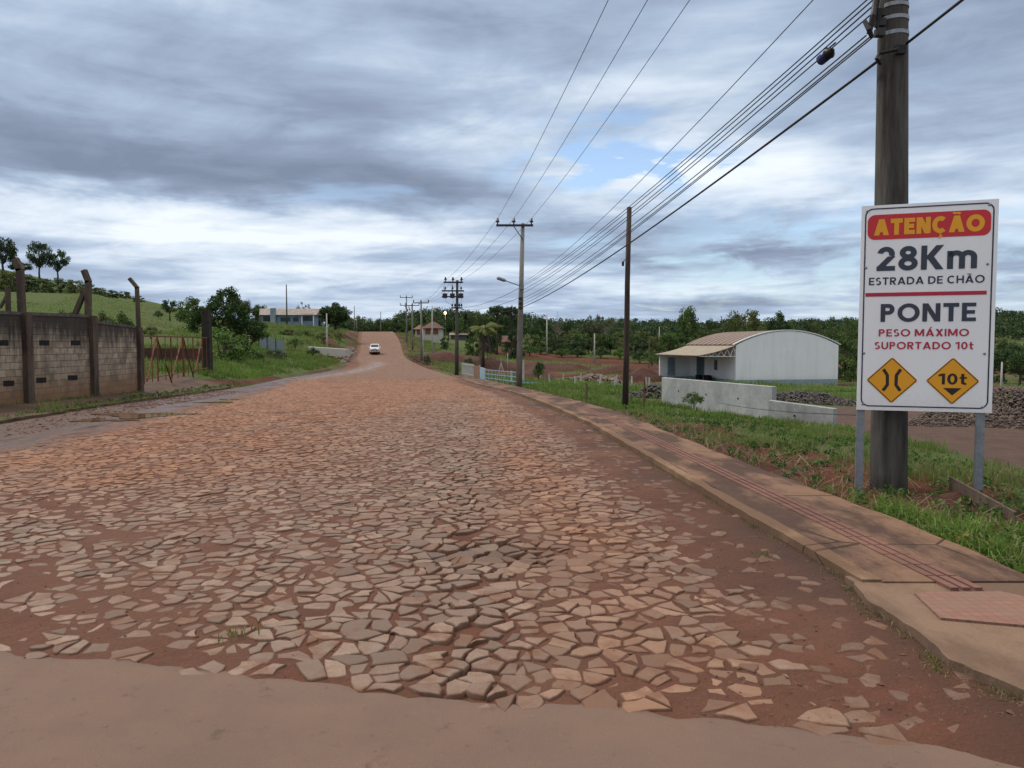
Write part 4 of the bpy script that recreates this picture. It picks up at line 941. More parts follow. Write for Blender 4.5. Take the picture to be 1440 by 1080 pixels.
# another small bent post behind the wall
A = at(12, 441, 26); b = empty('fence_post', (A.x, A.y, gz(A.x, A.y))); tag(b, 'short dark post with a brace standing behind the block wall at far left', 'post')
MB().tube([(0, 0, -.2), Vector((0, 0, at(9, 405, 26).z-gz(A.x, 26)))], .09, 8).bar(at(0, 433, 26)-Vector(b.location), at(9, 417, 26)-Vector(b.location), .08).build('post', m_pier, b)
def gate():
    P0 = Vector((-14.25, 28.6, 0)); P1 = Vector((-18.45, 44.8, 0)); b = empty('metal_gate', (P0.x, P0.y, .0)); tag(b, 'rusty open bar gate with zigzag braces beyond the block wall', 'gate')
    o_ = Vector(b.location)
    def on(px):
        r = (px-720)/1040; t = (r*P0.y-P0.x)/((P1.x-P0.x)-r*(P1.y-P0.y)); p = P0.lerp(P1, t); return p
    def q(px, py): p = on(px); return Vector((p.x, p.y, at(px, py, p.y).z))-o_
    top = lambda px: np.interp(px, [197, 296], [472, 475]); bot = lambda px: np.interp(px, [197, 296], [541, 523])
    MB().bar(q(197, 472.5), q(294, 475), .06, .06).build('top_rail', m_rust, b)
    MB().bar(q(197, 509), q(204, 508), .05, .05).build('latch_rail', m_rust, b)
    MB().bar(q(197, 534), q(294, 517), .04, .04).build('bottom_rail', m_rust, b)
    for px in (198, 202, 214, 222, 233, 241, 250, 258, 265, 272, 279, 285, 291):
        MB().bar(q(px, bot(px)), q(px, top(px)), (.10 if px == 258 else .05 if px in (198, 202, 222, 241, 272, 285) else .022), .03).build('upright', m_rust, b)
    for x0, y0, x1, y1 in ((206, 536, 220, 477), (222, 476, 229, 500), (240, 536, 256, 478), (259, 477, 272, 532), (274, 524, 284, 478), (233, 512, 241, 538)):
        MB().bar(q(x0, y0), q(x1, y1), .055, .04).build('brace', m_rust, b)
    pst = empty('gate_post', (-18.65, 45.3, gz(-18.65, 45.3))); tag(pst, 'thick black weathered post at the far end of the rusty gate', 'post')
    z1 = at(289, 438, 45.3).z-pst.location.z; MB().box((0, 0, z1/2-.2), (.5, .5, z1+.4), taper=.85).build('post', m_soot2, pst); MB().box((0, 0, z1+.03), (.38, .38, .1)).build('cap', m_soot2, pst)
m_soot2 = M('blackened_post', (.04, .032, .026), (.016, .014, .012), 3, .95, .6)
gate()
b = MB(); pa = Vector((atx(190, 46), 46, 0)); pb = Vector((atx(283, 52), 52, 0)); pc = Vector((atx(120, 45), 45, 0))
b.prism([(pa.x-6, pa.y-2, -.2), (pb.x, pb.y, 0), (pb.x, pb.y, at(283, 490, 52).z), (pa.x-6, pa.y-2, at(190, 488, 46).z)], (0, .18, 0))
tag(b.build('low_brick_wall', m_brickr2 if 'm_brickr2' in globals() else M('old_brown_brick', (.10, .045, .032), (.045, .028, .022), 2, .95, .5)), 'low dark brown brick wall standing inside behind the rusty gate', 'wall')

# ------------------------------------------------------------------ precast slabs and heaps
def slab(name, a, b_, z0, ha, hb, th, label, mat, holes=0):
    a = Vector(a); b_ = Vector(b_); d = (b_-a); d.z = 0; n = Vector((-d.y, d.x, 0)).normalized()*th
    if n.y < 0: n = -n
    base = empty(name, (a.x, a.y, z0)); tag(base, label, 'concrete slab')
    L = d.length; mb = MB(); o = mb.prism([(0, 0, -.1), tuple(d+Vector((0, 0, -.1))), tuple(d+Vector((0, 0, hb))), (0, 0, ha)], n).build('slab', mat, base, bevel=.015)
    for k in range(holes):
        t = (k+.7)/(holes+.6); p = d*t+Vector((0, 0, ha*.55))-n.normalized()*.004; MB().box(p, (.05, .03, .05)).build('lifting_hole', m_shade_black, base)  # dark box on the slab face stands in for shade inside the hole
    return base
m_pre = M('precast_concrete', (.44, .46, .46), (.27, .28, .275), 1.4, .85, .25)
slab('precast_slab', (atx(931, 29), 29, 0), (atx(1087, 22), 22, 0), -.62, 1.0, 1.03, .16, 'long pale precast concrete slab standing on edge in front of the warehouse', m_pre, 3)
slab('precast_slab', (atx(1082, 21.0), 21.0, 0), (atx(1174, 18.9), 18.9, 0), -.72, .80, .74, .16, 'shorter lower concrete slab beside the right end of the long slab', M('grey_precast_concrete', (.37, .38, .38), (.20, .205, .20), 1.6, .85, .3), 1)
slab('concrete_barrier', (atx(428, 112), 112, 0), (atx(485, 105), 105, 0), .15, 1.25, .9, .9, 'long whitish concrete block lying on the left bank below the pale post', m_concl)
def rocks(name, cx, cy, rx, ry, h, n, s, mat, label, cat, kind='stuff', rot=0.0, edge=None):
    V = []; Fc = []; 
    tet = []
    for i in range(n):
        r = math.sqrt(RNG.random()); a = RNG.uniform(0, 2*math.pi); ux = r*math.cos(a); uy = r*math.sin(a)
        x = cx+ux*rx*math.cos(rot)-uy*ry*math.sin(rot); y = cy+ux*rx*math.sin(rot)+uy*ry*math.cos(rot)
        if edge: y = cy+uy*ry; x = float(edge[0](y))+edge[1]+ux*rx
        prof = max(0, 1-r**1.6)*(.75+.5*float(vnoise(x*1.2, y*1.2, 5)))
        z = gz(x, y)+prof*h; k = s*RNG.uniform(.5, 1.5); base = len(V)
        Mx = Matrix.Rotation(RNG.uniform(0, 6.28), 3, 'Z') @ Matrix.Rotation(RNG.uniform(0, 6.28), 3, 'X')
        for vx in ((1, 0, 0), (-1, .1, 0), (0, .8, .1), (.1, -.8, 0), (0, .1, .6), (.1, 0, -.6)):
            q = Mx @ Vector([c*k*RNG.uniform(.75, 1.15) for c in vx]); V.append((x+q.x, y+q.y, z+q.z))
        for f in ((0, 2, 4), (2, 1, 4), (1, 3, 4), (3, 0, 4), (2, 0, 5), (1, 2, 5), (3, 1, 5), (0, 3, 5)): Fc.append([base+f_ for f_ in f])
    o = np_mesh(name, np.array(V), [np.array(Fc)], mat); tag(o, label, cat, kind=kind); return o
def heap(name, cx, cy, rx, ry, h, mat, label, cat='soil heap', group=None, rot=0.0):
    n, m = 14, 28; V = [(0, 0, 0)]*0; 
    for i in range(n+1):
        r = i/n
        for k in range(m):
            a = 2*math.pi*k/m; rr = r*(1+.2*math.sin(3*a+cx)); ux, uy = rr*math.cos(a)*rx, rr*math.sin(a)*ry
            x = cx+ux*math.cos(rot)-uy*math.sin(rot); y = cy+ux*math.sin(rot)+uy*math.cos(rot)
            V.append((x, y, gz(x, y)-.12+h*(1-r**1.5)*(.7+.6*float(fbm(x, y, 1.3, 4, 8)))))
    idx = np.arange((n+1)*m).reshape(n+1, m); F_ = np.stack([idx[:-1], idx[1:], np.roll(idx[1:], -1, 1), np.roll(idx[:-1], -1, 1)], -1).reshape(-1, 4)
    o = np_mesh(name, np.array(V), [F_], mat, smooth=True); tag(o, label, cat, group); return o
m_soil = M('red_soil', (.088, .033, .020), (.048, .020, .014), 2.5, .95, .8, dist=.04)
rocks('stone_heap', atx(1145, 36), 36.5, 2.8, 1.6, .55, 1400, .085, m_rock, 'long low heap of dark broken stones behind the concrete slabs', 'stone heap')
rocks('stone_heap', atx(1452, 21), 21.5, 3.1, 2.4, 1.0, 4500, .058, M('brown_gravel', (.15, .115, .095), (.075, .055, .048), 3, .9, .4), 'large heap of brown crushed stone right of the warning board', 'stone heap')
rocks('stone_heap', atx(921, 33), 33, .9, .7, .6, 160, .12, m_rock, 'small dark stone heap at the left end of the long slab', 'stone heap')
rocks('stone_heap', atx(832, 76), 76, 3.8, 1.6, .9, 420, .2, m_pale, 'pale rubble spread over red soil left of the wooden pole', 'stone heap')
rocks('stone_heap', atx(896, 30), 31, .7, .5, .3, 60, .1, m_rock, 'few dark stones in the grass right of the wooden pole', 'stone heap')
rocks('kerb_rubble', 0, 118, 1.2, 17, .3, 420, .22, m_pale, 'pale broken stones lining the left road edge below the hill', 'rubble', edge=(xl, -1.0))
rocks('kerb_rubble', 0, 110, 1.2, 14, .35, 220, .2, M('brown_rubble', (.14, .085, .06), (.08, .04, .03), 3, .9, .4), 'brown stones lining the right road edge at the bend', 'rubble', edge=(xr, 1.6))
# small loose stones and clods on gutter, path edge and bare soil
def loose():
    V = []; Fc = []
    def add(x, y, z, k):
        base = len(V); Mx = Matrix.Rotation(RNG.uniform(0, 6.28), 3, 'Z') @ Matrix.Rotation(RNG.uniform(-.4, .4), 3, 'X')
        for vx in ((1, 0, 0), (-1, .1, 0), (0, .8, .1), (.1, -.8, 0), (0, .1, .5), (.1, 0, -.5)):
            q = Mx @ Vector([c*k*RNG.uniform(.7, 1.2) for c in vx]); V.append((x+q.x, y+q.y, z+q.z))
        for f in ((0, 2, 4), (2, 1, 4), (1, 3, 4), (3, 0, 4), (2, 0, 5), (1, 2, 5), (3, 1, 5), (0, 3, 5)): Fc.append([base+f_ for f_ in f])
    for i in range(4200):
        y = 3.1+RNG.random()**1.5*22; x = float(xr(y))-RNG.random()**1.3*1.5; add(x, y, float(dirtz(x, y)), RNG.choice([.006, .009, .014, .024], p=[.5, .3, .15, .05]))
    for i in range(900):
        y = 4.5+RNG.random()*16; x = float(xo(y))+RNG.random()*1.4; add(x, y, gz(x, y), RNG.choice([.015, .03, .055], p=[.6, .3, .1]))
    for i in range(2200):
        y = 9+RNG.random()*26; x = float(xl(y))+RNG.random()*1.8-.4; add(x, y, float(dirtz(x, y)) if x > xl(y) else gz(x, y), RNG.choice([.02, .04, .07], p=[.6, .3, .1]))
    for i in range(2500):
        y = 3+RNG.random()*9; x = RNG.uniform(float(stonestart(y)), float(stoneend(y))); add(x, y, float(dirtz(x, y))+.004, RNG.choice([.006, .01, .018], p=[.6, .3, .1]))
    tag(np_mesh('loose_stones', np.array(V), [np.array(Fc)], M('loose_clods', (.16, .085, .055), (.085, .04, .027), 6, .95, .4)), 'small stones and clods scattered along the muddy gutters and path edge', 'loose stones', kind='stuff')
loose()
heap('soil_mound', 4.75, 7.75, .75, .45, .20, m_soil, 'low mound of fresh red soil between the posts of the warning board')
heap('soil_mound', 3.55, 9.4, .7, .5, .16, m_soil, 'small heap of soil and straw left of the warning board')
for i, (px, Y, rx, h, lb) in enumerate([(905, 92, 4, 1.6, 'mound of red soil just left of the warehouse'), (780, 112, 7, 1.3, 'long red soil mound before the tall pale pole'), (700, 100, 6, 1.5, 'red soil mound right of the ragged palm'), (625, 112, 5, 1.6, 'red soil mound behind the transformer pole'), (757, 84, 2.5, 1.2, 'dark red soil heap right of the lamp pole'), (668, 118, 5, 1.3, 'red soil mound behind the picket fence'), (870, 108, 5, 1.2, 'red soil mound seen behind the wooden pole')]):
    x = atx(px, Y); heap('soil_mound', x, Y, rx, 3, h, m_soil, lb, group='red soil mounds on the opened plots')
# concrete line of the cross track
mb = MB()
for x0 in np.arange(4, 34, 2.0):
    y0 = 63+.04*x0; mb.prism([(x0, y0, gz(x0, y0)-.1), (x0+1.98, y0, gz(x0+2, y0)-.1), (x0+1.98, y0, gz(x0+2, y0)+.14), (x0, y0, gz(x0, y0)+.14)], (0, .3, 0))
tag(mb.build('kerb', m_concl), kind='structure')
# fence stakes in the field
k = 0
for px, pb, pt, Y in [(792, 527, 518, 68), (809, 537, 525, 54), (817, 528, 519, 66), (844, 537, 524, 55), (845, 527, 520, 66), (867, 528, 517, 66), (889, 530, 519, 64), (910, 533, 521, 60), (914, 533, 524, 59), (760, 519, 507, 78), (773, 533, 522, 56), (736, 548, 520, 52), (720, 537, 522, 55), (865, 540, 528, 52)]:
    x = atx(px, Y); z = gz(x, Y); h = max(.9, (pb-pt)*Y/1040*1.25)
    if k == 0:
        st = empty('fence_stake', (x, Y, z)); MB().box((0, 0, .45), (.11, .11, 1.1), taper=.85).build('stake', m_concl, st); s0_ = st
    else:
        st = copy_tree(s0_); st.location = (x, Y, z)
    st.scale = (1, 1, h/1.0); st.rotation_euler = (RNG.uniform(-.06, .06), RNG.uniform(-.06, .06), RNG.uniform(0, 1)); k += 1
    tag(st, 'small pale concrete fence stake standing in the green field left of the warehouse', 'fence stake', 'fence stakes in the green field')
for px, Y, pt, mat, lb in ((824.5, 25.5, 539, m_woodold, 'short dark timber stake beside the footpath left of the wooden pole'), (906, 21.2, 533, m_rust, 'thin reddish stake in the grass right of the wooden pole'), (1117, 77, 531, m_concl, None)):
    if lb is None: continue
    x = atx(px, Y); z = gz(x, Y); h = at(px, pt, Y).z-z; b = MB().tube([(0, 0, -.2), (.02, 0, h)], [.045, .035] if px < 900 else [.025, .02], 7).build('garden_stake', mat); b.location = (x, Y, z); tag(b, lb, 'stake')
# plank and litter near the sign
pa = Vector((atx(1343, 8.0), 8.0, .14)); pb_ = Vector((atx(1436, 6.7), 6.7, .05)); MBp = MB().bar((0, 0, 0), pb_-pa, .025, .15); o = MBp.build('plank', m_woodold); o.location = pa; tag(o, 'mossy plank lying in the soil at the foot of the right sign post', 'plank')
V = []; 
mbw = MB(); rr = random.Random(3)
for i in range(7):
    a = i*.9; p = [Vector((rr.uniform(-.07, .07), rr.uniform(-.04, .04), rr.uniform(0, .07))) for _ in range(3)]; mbw.poly(p)
    mbw.poly([p[0], p[2], Vector((rr.uniform(-.07, .07), rr.uniform(-.04, .04), rr.uniform(0, .06)))])
o = mbw.build('litter', m_red); o.location = (atx(1366, 5.9), 5.9, gz(atx(1366, 5.9), 5.9)+.05); tag(o, 'crumpled red wrapper in the weeds beside the footpath', 'litter')

# ------------------------------------------------------------------ fences by the footpath
def pfence():
    P = [Vector((atx(650, 66), 66, 0)), Vector((atx(666.5, 60), 60, 0)), Vector((atx(674.5, 57.5), 57.5, 0)), Vector((atx(682, 56), 56, 0)), Vector((atx(727, 46.5), 46.5, 0)), Vector((atx(755, 48), 48, 0))]
    for p in P: p.z = gz(p.x, p.y)
    a, b_ = P[0], P[1]; o = empty('picket_fence', a); tag(o, 'whitish upright picket fence beside the transformer pole', 'fence')
    h = 1.25
    for t in np.linspace(0, 1, 13): q = a.lerp(b_, t)-a; MB().box(q+Vector((0, 0, h/2)), (.10, .05, h), rz=.35).build('picket', m_concl, o)
    MB().bar((0, 0, .3), b_-a+Vector((0, 0, .3)), .06).bar((0, 0, h-.15), b_-a+Vector((0, 0, h-.15)), .06).build('rail', m_concl, o)
    a, b_ = P[1], P[2]; o = MB().prism([(0, 0, 0), tuple(b_-a), tuple(b_-a+Vector((0, 0, 1.1))), (0, 0, 1.15)], (.05, .05, 0)).build('board_panel', M('brown_board', (.26, .14, .085), (.18, .10, .065), 3, .9, .3)); o.location = a; tag(o, 'brown board panel between the picket fence and the blue panel', 'board')
    a, b_ = P[2], P[3]; m_lb = M('light_blue_paint', (.34, .46, .54), (.25, .36, .44), 2, .8, .1)
    o = empty('blue_gate', a); tag(o, 'light blue solid panel at the left end of the blue bar fence', 'gate'); MB().prism([(0, 0, 0), tuple(b_-a), tuple(b_-a+Vector((0, 0, .95))), (0, 0, 1.05)], (.05, .05, 0)).build('gate_panel', m_lb, o); MB().bar((0, 0, 0), (0, 0, 1.2), .09).build('gate_post', m_lb, o)
    a, b_ = P[3], P[4]; o = empty('bar_fence', a); tag(o, 'low light blue bar fence ending behind the lamp pole', 'fence')
    for z in (.25, .55, .85): MB().bar((0, 0, z), b_-a+Vector((0, 0, z)), .04).build('rail', m_lb, o)
    for t in np.linspace(0, 1, 9): q = a.lerp(b_, t)-a; MB().bar(q, q+Vector((0, 0, .9)), .05).build('upright', m_lb, o)
    q = a.lerp(b_, .55)-a; MB().bar(q+Vector((-.35, 0, 0)), q+Vector((0, 0, 1.5)), .05).bar(q+Vector((.35, 0, 0)), q+Vector((0, 0, 1.5)), .05).bar(q, q+Vector((0, 0, 1.7)), .04).build('trestle', m_concl, o)
    a, b_ = P[4], Vector((atx(830, 52), 52, gz(atx(830, 52), 52))); o = empty('bar_fence', a); tag(o, 'very low pale blue rail running into the grass right of the lamp pole', 'fence')
    MB().bar((0, 0, .22), b_-a+Vector((0, 0, .22)), .1).build('rail', m_lb, o)
    for t in np.linspace(0, 1, 5): q = a.lerp(b_, t)-a; MB().bar(q, q+Vector((0, 0, .3)), .06).build('upright', m_lb, o)
pfence()
# board fence panel on the left bank
a = gnd(364, 97); b_ = gnd(400, 93); zt = at(380, 472.5, 95).z; o = empty('panel_fence', (a.x, a.y, a.z)); tag(o, 'pale grey blue sheet fence below the blue grey house', 'fence')
m_sh = M('grey_blue_sheet', (.20, .25, .27), (.15, .19, .21), 2, .7, .1)
for i in range(3):
    p = a.lerp(b_, i/3); q = a.lerp(b_, (i+.97)/3); MB().prism([p-a+Vector((0, 0, zt-1.6-a.z)), q-a+Vector((0, 0, zt-1.6-a.z)), q-a+Vector((0, 0, zt-a.z)), p-a+Vector((0, 0, zt-a.z))], (0, .05, 0)).build('sheet', m_sh, o)
    MB().bar(p-a+Vector((0, -.04, -.2)), p-a+Vector((0, -.04, zt-a.z+.1)), .08).build('post', m_poledark, o)

# ------------------------------------------------------------------ buildings
def warehouse():
    A = Vector((24.2, 80, -3.25)); ang = math.atan2(.186, .982); b = empty('warehouse', A, ang)
    tag(b, 'white warehouse with curved roof and open canopy, grey green base band', 'warehouse')
    W, L = 12.3, 12.0; he = 4.85+.0; ap = at(1107, 465.5, 81).z-A.z
    def arc(n=16, dz=0.0, ex=0.0): return [(-ex+(W+2*ex)*i/n, he+dz+(ap-he)*(1-((i/n)*2-1)**2)) for i in range(n+1)]
    # local: x along gable, y along length
    g = arc(); pts = [(0, 0, 0)]+[(W, 0, 0)]+[(x, 0, z) for x, z in reversed(g)]
    MB().prism([(x, y, z) for x, y, z in pts], (0, .2, 0)).build('gable_wall', m_wplaster, b)
    MB().box((W/2, -.004, .55), (W, .012, 1.1)).build('base_band', m_teal, b)
    MB().box((.1, .2+(L-.2)/2, he/2), (.2, L-.2, he-.02)).build('side_wall', m_wplaster, b)
    MB().box((W-.1, .2+(L-.2)/2, he/2), (.2, L-.2, he-.02)).build('side_wall', m_wplaster, b)
    MB().prism([(x, L, z) for x, y, z in pts], (0, .2, 0)).build('rear_wall', m_white, b)
    MB().box((-.006, L/2, .55), (.012, L-.1, 1.1)).build('base_band', m_teal, b)
    rf = MB(); r = arc(20, .06, .25)
    for i in range(20):
        (x0, z0), (x1, z1) = r[i], r[i+1]
        rf.prism([(x0, .25, z0), (x1, .25, z1), (x1, .25, z1+.05), (x0, .25, z0+.05)], (0, L+.2, 0))
    t = NT('striped_curved_roof'); sp = t.new('ShaderNodeSeparateXYZ'); t.link(t.tc.outputs['Object'], sp.inputs[0])
    w = t.math('SINE', t.math('MULTIPLY', sp.outputs[1], 5.2)); n = t.noise(.8, 5, .6); c = t.mix(t.mr(t.math('ADD', w, t.math('MULTIPLY', t.math('SUBTRACT', n, .5), 2)), -.3, .5), (.10, .058, .046), (.235, .185, .15)); t.color(c); t.rough(.85); t.bump(w, .05, .5)
    rf.build('roof', t.m, b)
    rim = MB()
    for i in range(20):
        (x0, z0), (x1, z1) = r[i], r[i+1]; rim.prism([(x0, -.06, z0-.02), (x1, -.06, z1-.02), (x1, -.06, z1+.10), (x0, -.06, z0+.10)], (0, .28, 0))
    rim.build('roof_edge', m_white, b)
    # canopy on the left side
    cw = 4.35; zc = he-.02; zo = at(980, 500.7, 79.2).z-A.z
    cp = MB(); n = 8
    for i in range(n):
        f0, f1 = i/n, (i+1)/n; z_ = lambda f: zo+(zc-zo)*(1-(1-f)**1.0)-.12*math.sin(math.pi*f)
        cp.prism([(-cw*(1-f0), -.1, z_(f0)), (-cw*(1-f1), -.1, z_(f1)), (-cw*(1-f1), -.1, z_(f1)+.07), (-cw*(1-f0), -.1, z_(f0)+.07)], (0, L+.3, 0))
    cp.build('canopy', m_canopy, b)
    tr = MB(); zb = zo-.05
    for yy in (.05, 4, 8):
        tr.bar((-cw+.1, yy, zb), (0, yy, zb), .07)
        for i in range(6):
            x0 = -cw+.1+i*cw/6; tr.bar((x0, yy, zb), (x0+cw/12, yy, zb+(zc-zo)*(i+.5)/6*.9+.02), .05); tr.bar((x0+cw/12, yy, zb+(zc-zo)*(i+.5)/6*.9), (x0+cw/6, yy, zb), .05)
    tr.build('truss', m_white, b)
    # closed room at the far end under the canopy
    rz_ = zo-.05; MB().box((-cw/2+.2, L-.1, rz_/2+.02), (cw-.45, .2, rz_+.3)).build('annex_wall', m_wplaster, b); MB().box((-cw/2+.2, L-.204, .5), (cw-.45, .012, 1.0)).build('base_band', m_teal, b)
    def door(c, d, rot, m, w=.95, h=2.15):
        fr = MB(); 
        if rot: fr.box((c[0], c[1], c[2]+h/2), (.06, w+.12, h+.06)); f = fr.build('door', m_white, b); MB().box((c[0]-.035, c[1], c[2]+h/2), (.03, w, h)).build('leaf', m, f)
        else: fr.box((c[0], c[1], c[2]+h/2), (w+.12, .06, h+.06)); f = fr.build('door', m_white, b); MB().box((c[0], c[1]-.035, c[2]+h/2), (w, .03, h)).build('leaf', m, f)
    door((-cw+1.9, L-.24, 1.15), 0, 0, m_bluedoor); door((-.05, 8.6, 1.0), 0, 1, m_tealdoor, 2.0, 2.5)
    f = MB().box((-.03, 4.6, 2.6), (.08, .95, 1.25)).build('window', m_white, b); MB().box((-.075, 4.6, 2.6), (.02, .8, 1.1)).build('pane', m_glassd, f)
    MB().box((-.3, 11.0, 3.75), (.5, 1.0, .5)).build('wall_box', m_brickr, b)
    for x, y in ((-.4, 6), (-.8, 5), (-1.2, 6.5)): MB().box((x, y, 1.15), (.5, .9, .5)).build('stacked_sack', m_shade_black, b)
warehouse()
def fitY(px, py, y0=60, y1=260):
    for y in np.arange(y0, y1, .5):
        if at(px, py, y).z <= gz(atx(px, y), y)+.05: return float(y)
    return y1
def house(name, px0, px1, Y, ptop, peave, pbase, wallm, roofm, label, hip=True, rz=0.0, depth=7, wins=(), extra=None):
    Y = Y or fitY((px0+px1)/2, pbase)
    x0, x1 = atx(px0, Y), atx(px1, Y); zb = at((px0+px1)/2, pbase, Y).z; z0 = min(gz((x0+x1)/2, Y), zb)-.3
    b = empty(name, (x0, Y, z0), rz); tag(b, label, 'house'); W = x1-x0; he = at(px0, peave, Y).z-z0; hr = at(px0, ptop, Y+depth/2).z-z0
    MB().box((W/2, depth/2, he/2), (W, depth, he)).build('wall', wallm, b)
    e = .5; rf = MB(); i = depth/2 if hip else 0; i = min(i, W*.4)
    c = [(-e, -e, he), (W+e, -e, he), (W+e, depth+e, he), (-e, depth+e, he)]; r0, r1 = (i-e*(not hip), depth/2, hr), (W-i+e*(not hip), depth/2, hr)
    rf.poly([c[0], c[1], r1, r0]).poly([c[2], c[3], r0, r1]).poly([c[1], c[2], r1]).poly([c[3], c[0], r0]).poly([c[3], c[2], c[1], c[0]])
    rf.build('roof', roofm, b)
    for (u, pz, w, h, kind, m) in wins:
        z = at(px0, pz, Y).z-z0; f = MB().box((u*W, -.02, z), (w+.15, .08, h+.15)).build(kind, wallm if kind == 'window' else m_woodold, b)
        MB().box((u*W, -.07, z), (w, .03, h)).build('pane' if kind == 'window' else 'leaf', m, f)
    return b, W, he, hr
house('cream_house', 595, 619.5, 168, 452.5, 461.5, 471.5, m_cream, m_tile, 'cream walled house with reddish hipped roof on the rise beyond the bend', wins=((.28, 466, 1.2, 1.3, 'window', m_brickr), (.72, 466, 1.2, 1.3, 'window', m_brickr)))
house('cream_house', 584, 593.5, 176, 456.5, 463, 471.5, m_cream, m_brickr, 'small lower red roofed wing standing left of the cream house', wins=((.55, 467, 1.0, 1.2, 'window', m_brickr),))
house('shed', 634, 656, None, 468, 471, 478, M('grey_boards', (.16, .15, .15), (.09, .085, .085), 2, .9, .2), m_asb, 'low grey shed with pale roof behind the transformer pole', hip=False, depth=5)
house('tiled_cottage', 708, 728, None, 472, 481, 489, m_brickr, m_tile, 'brown roofed cottage half hidden behind the lamp pole', hip=False, depth=6)
b, W, he, hr = house('blue_house', 361, 443, 170, 434, 443, 457.5, m_bluewall, m_asb, 'long blue grey house with pale sheet roof on the left hill', hip=False, depth=8,
    wins=((.18, 448, 1.6, 1.2, 'window', m_glassd), (.50, 449, 2.2, .9, 'window', m_glassd), (.30, 451, 1.0, 1.9, 'window', m_shade_black), (.87, 446.5, 2.6, 1.5, 'window', m_glassd), (.68, 449, 1.2, .9, 'window', m_glassd)))
MB().box((W*.30, -.35, (hr-.1)/2), (1.15, .7, hr-.1)).build('water_tower', M('pale_blue_wall', (.30, .38, .43), None, 1, .8, .1), b)
MB().box((W*.785, -.12, he/2-.1), (.25, .25, he-.2)).build('verandah_post', m_white, b)
MB().box((W-.1, -.6, he/2-.1), (.2, .2, he-.2)).build('verandah_post', m_white, b)

# ------------------------------------------------------------------ white van coming down the road
def van():
    Y = 126; x = atx(527, Y); b = empty('white_van', (x, Y, float(zroad(Y))+.02)); tag(b, 'small white van driving toward the camera down the cobbled road', 'van')
    b.rotation_euler = (math.atan(-.07), 0, math.atan(.17))
    m_body = mt('white_car_paint', (.78, .80, .82), .25); m_lamp = mt('lamp_lens', (.7, .7, .68), .1); m_plate = mt('number_plate', (.3, .32, .34), .4)
    # x width, y length (front at y=-2), z up
    secs = [(-2.05, .62, .38, .72), (-2.0, .74, .30, .84), (-1.75, .80, .26, .98), (-1.25, .83, .24, 1.06), (1.8, .83, .24, 1.10), (2.0, .80, .28, 1.05), (2.05, .72, .36, .95)]
    def loft(secs, name, mat, rnd=.12):
        V = []; Fq = []; k = None
        for y, w, z0, z1 in secs:
            h = z1-z0; r = min(rnd, h*.3); ring = []
            for sx, sz in ((1, 0), (1, 1), (-1, 1), (-1, 0)):
                cx_ = sx*(w-r); cz = z0+r if sz == 0 else z1-r
                a0 = {(1, 0): -90, (1, 1): 0, (-1, 1): 90, (-1, 0): 180}[(sx, sz)]
                for q in range(4): a = R(a0+30*q); ring.append((cx_+r*math.cos(a), y, cz+r*math.sin(a)))
            k = len(ring); V += ring
        n = len(secs); f = []
        for i in range(n-1):
            for j in range(k): f.append((i*k+j, i*k+(j+1) % k, (i+1)*k+(j+1) % k, (i+1)*k+j))
        mb = MB(); mb.v = V; mb.f = f+[tuple(range(k)), tuple((n-1)*k+j for j in reversed(range(k)))]; mb.m = [0]*len(mb.f); return mb.build(name, mat, b, smooth=False)
    body = loft(secs, 'body', m_body)
    loft([(-1.25, .76, 1.0, 1.08), (-.55, .70, 1.0, 1.60), (-.2, .70, 1.0, 1.72), (1.7, .70, 1.0, 1.78), (1.98, .68, 1.0, 1.68)], 'cabin', m_body)
    ws = MB().poly([(-.66, -1.24, 1.12), (.66, -1.24, 1.12), (.58, -.62, 1.60), (-.58, -.62, 1.60)]).build('windscreen', m_glassd, b)
    for s in (-1, 1):
        MB().prism([(s*.775, -1.0, 1.13), (s*.775, 1.7, 1.13), (s*.712, 1.6, 1.58), (s*.712, -.5, 1.55)], (s*.012, 0, 0)).build('side_window', m_glassd, b)
        MB().tube([(s*.60, -2.03, .74), (s*.60, -1.9, .74)], [.13, .15], 12).build('headlight', m_lamp, b)
        MB().box((s*.93, -.95, 1.15), (.2, .1, .14)).build('side_mirror', m_body, b)
        for yy in (-1.3, 1.35):
            w = MB().tube([(s*.70, yy, .31), (s*.86, yy, .31)], .31, 18).build('wheel', m_black, b); MB().tube([(s*.865, yy, .31), (s*.875, yy, .31)], .18, 12).build('rim', m_steel, w)
    MB().box((0, -2.07, .52), (1.3, .06, .16)).build('bumper', m_dark, b); MB().box((0, -2.06, .74), (.62, .04, .12)).build('grille', m_dark, b); MB().box((0, -2.11, .53), (.42, .02, .12)).build('number_plate', m_plate, b)
van()
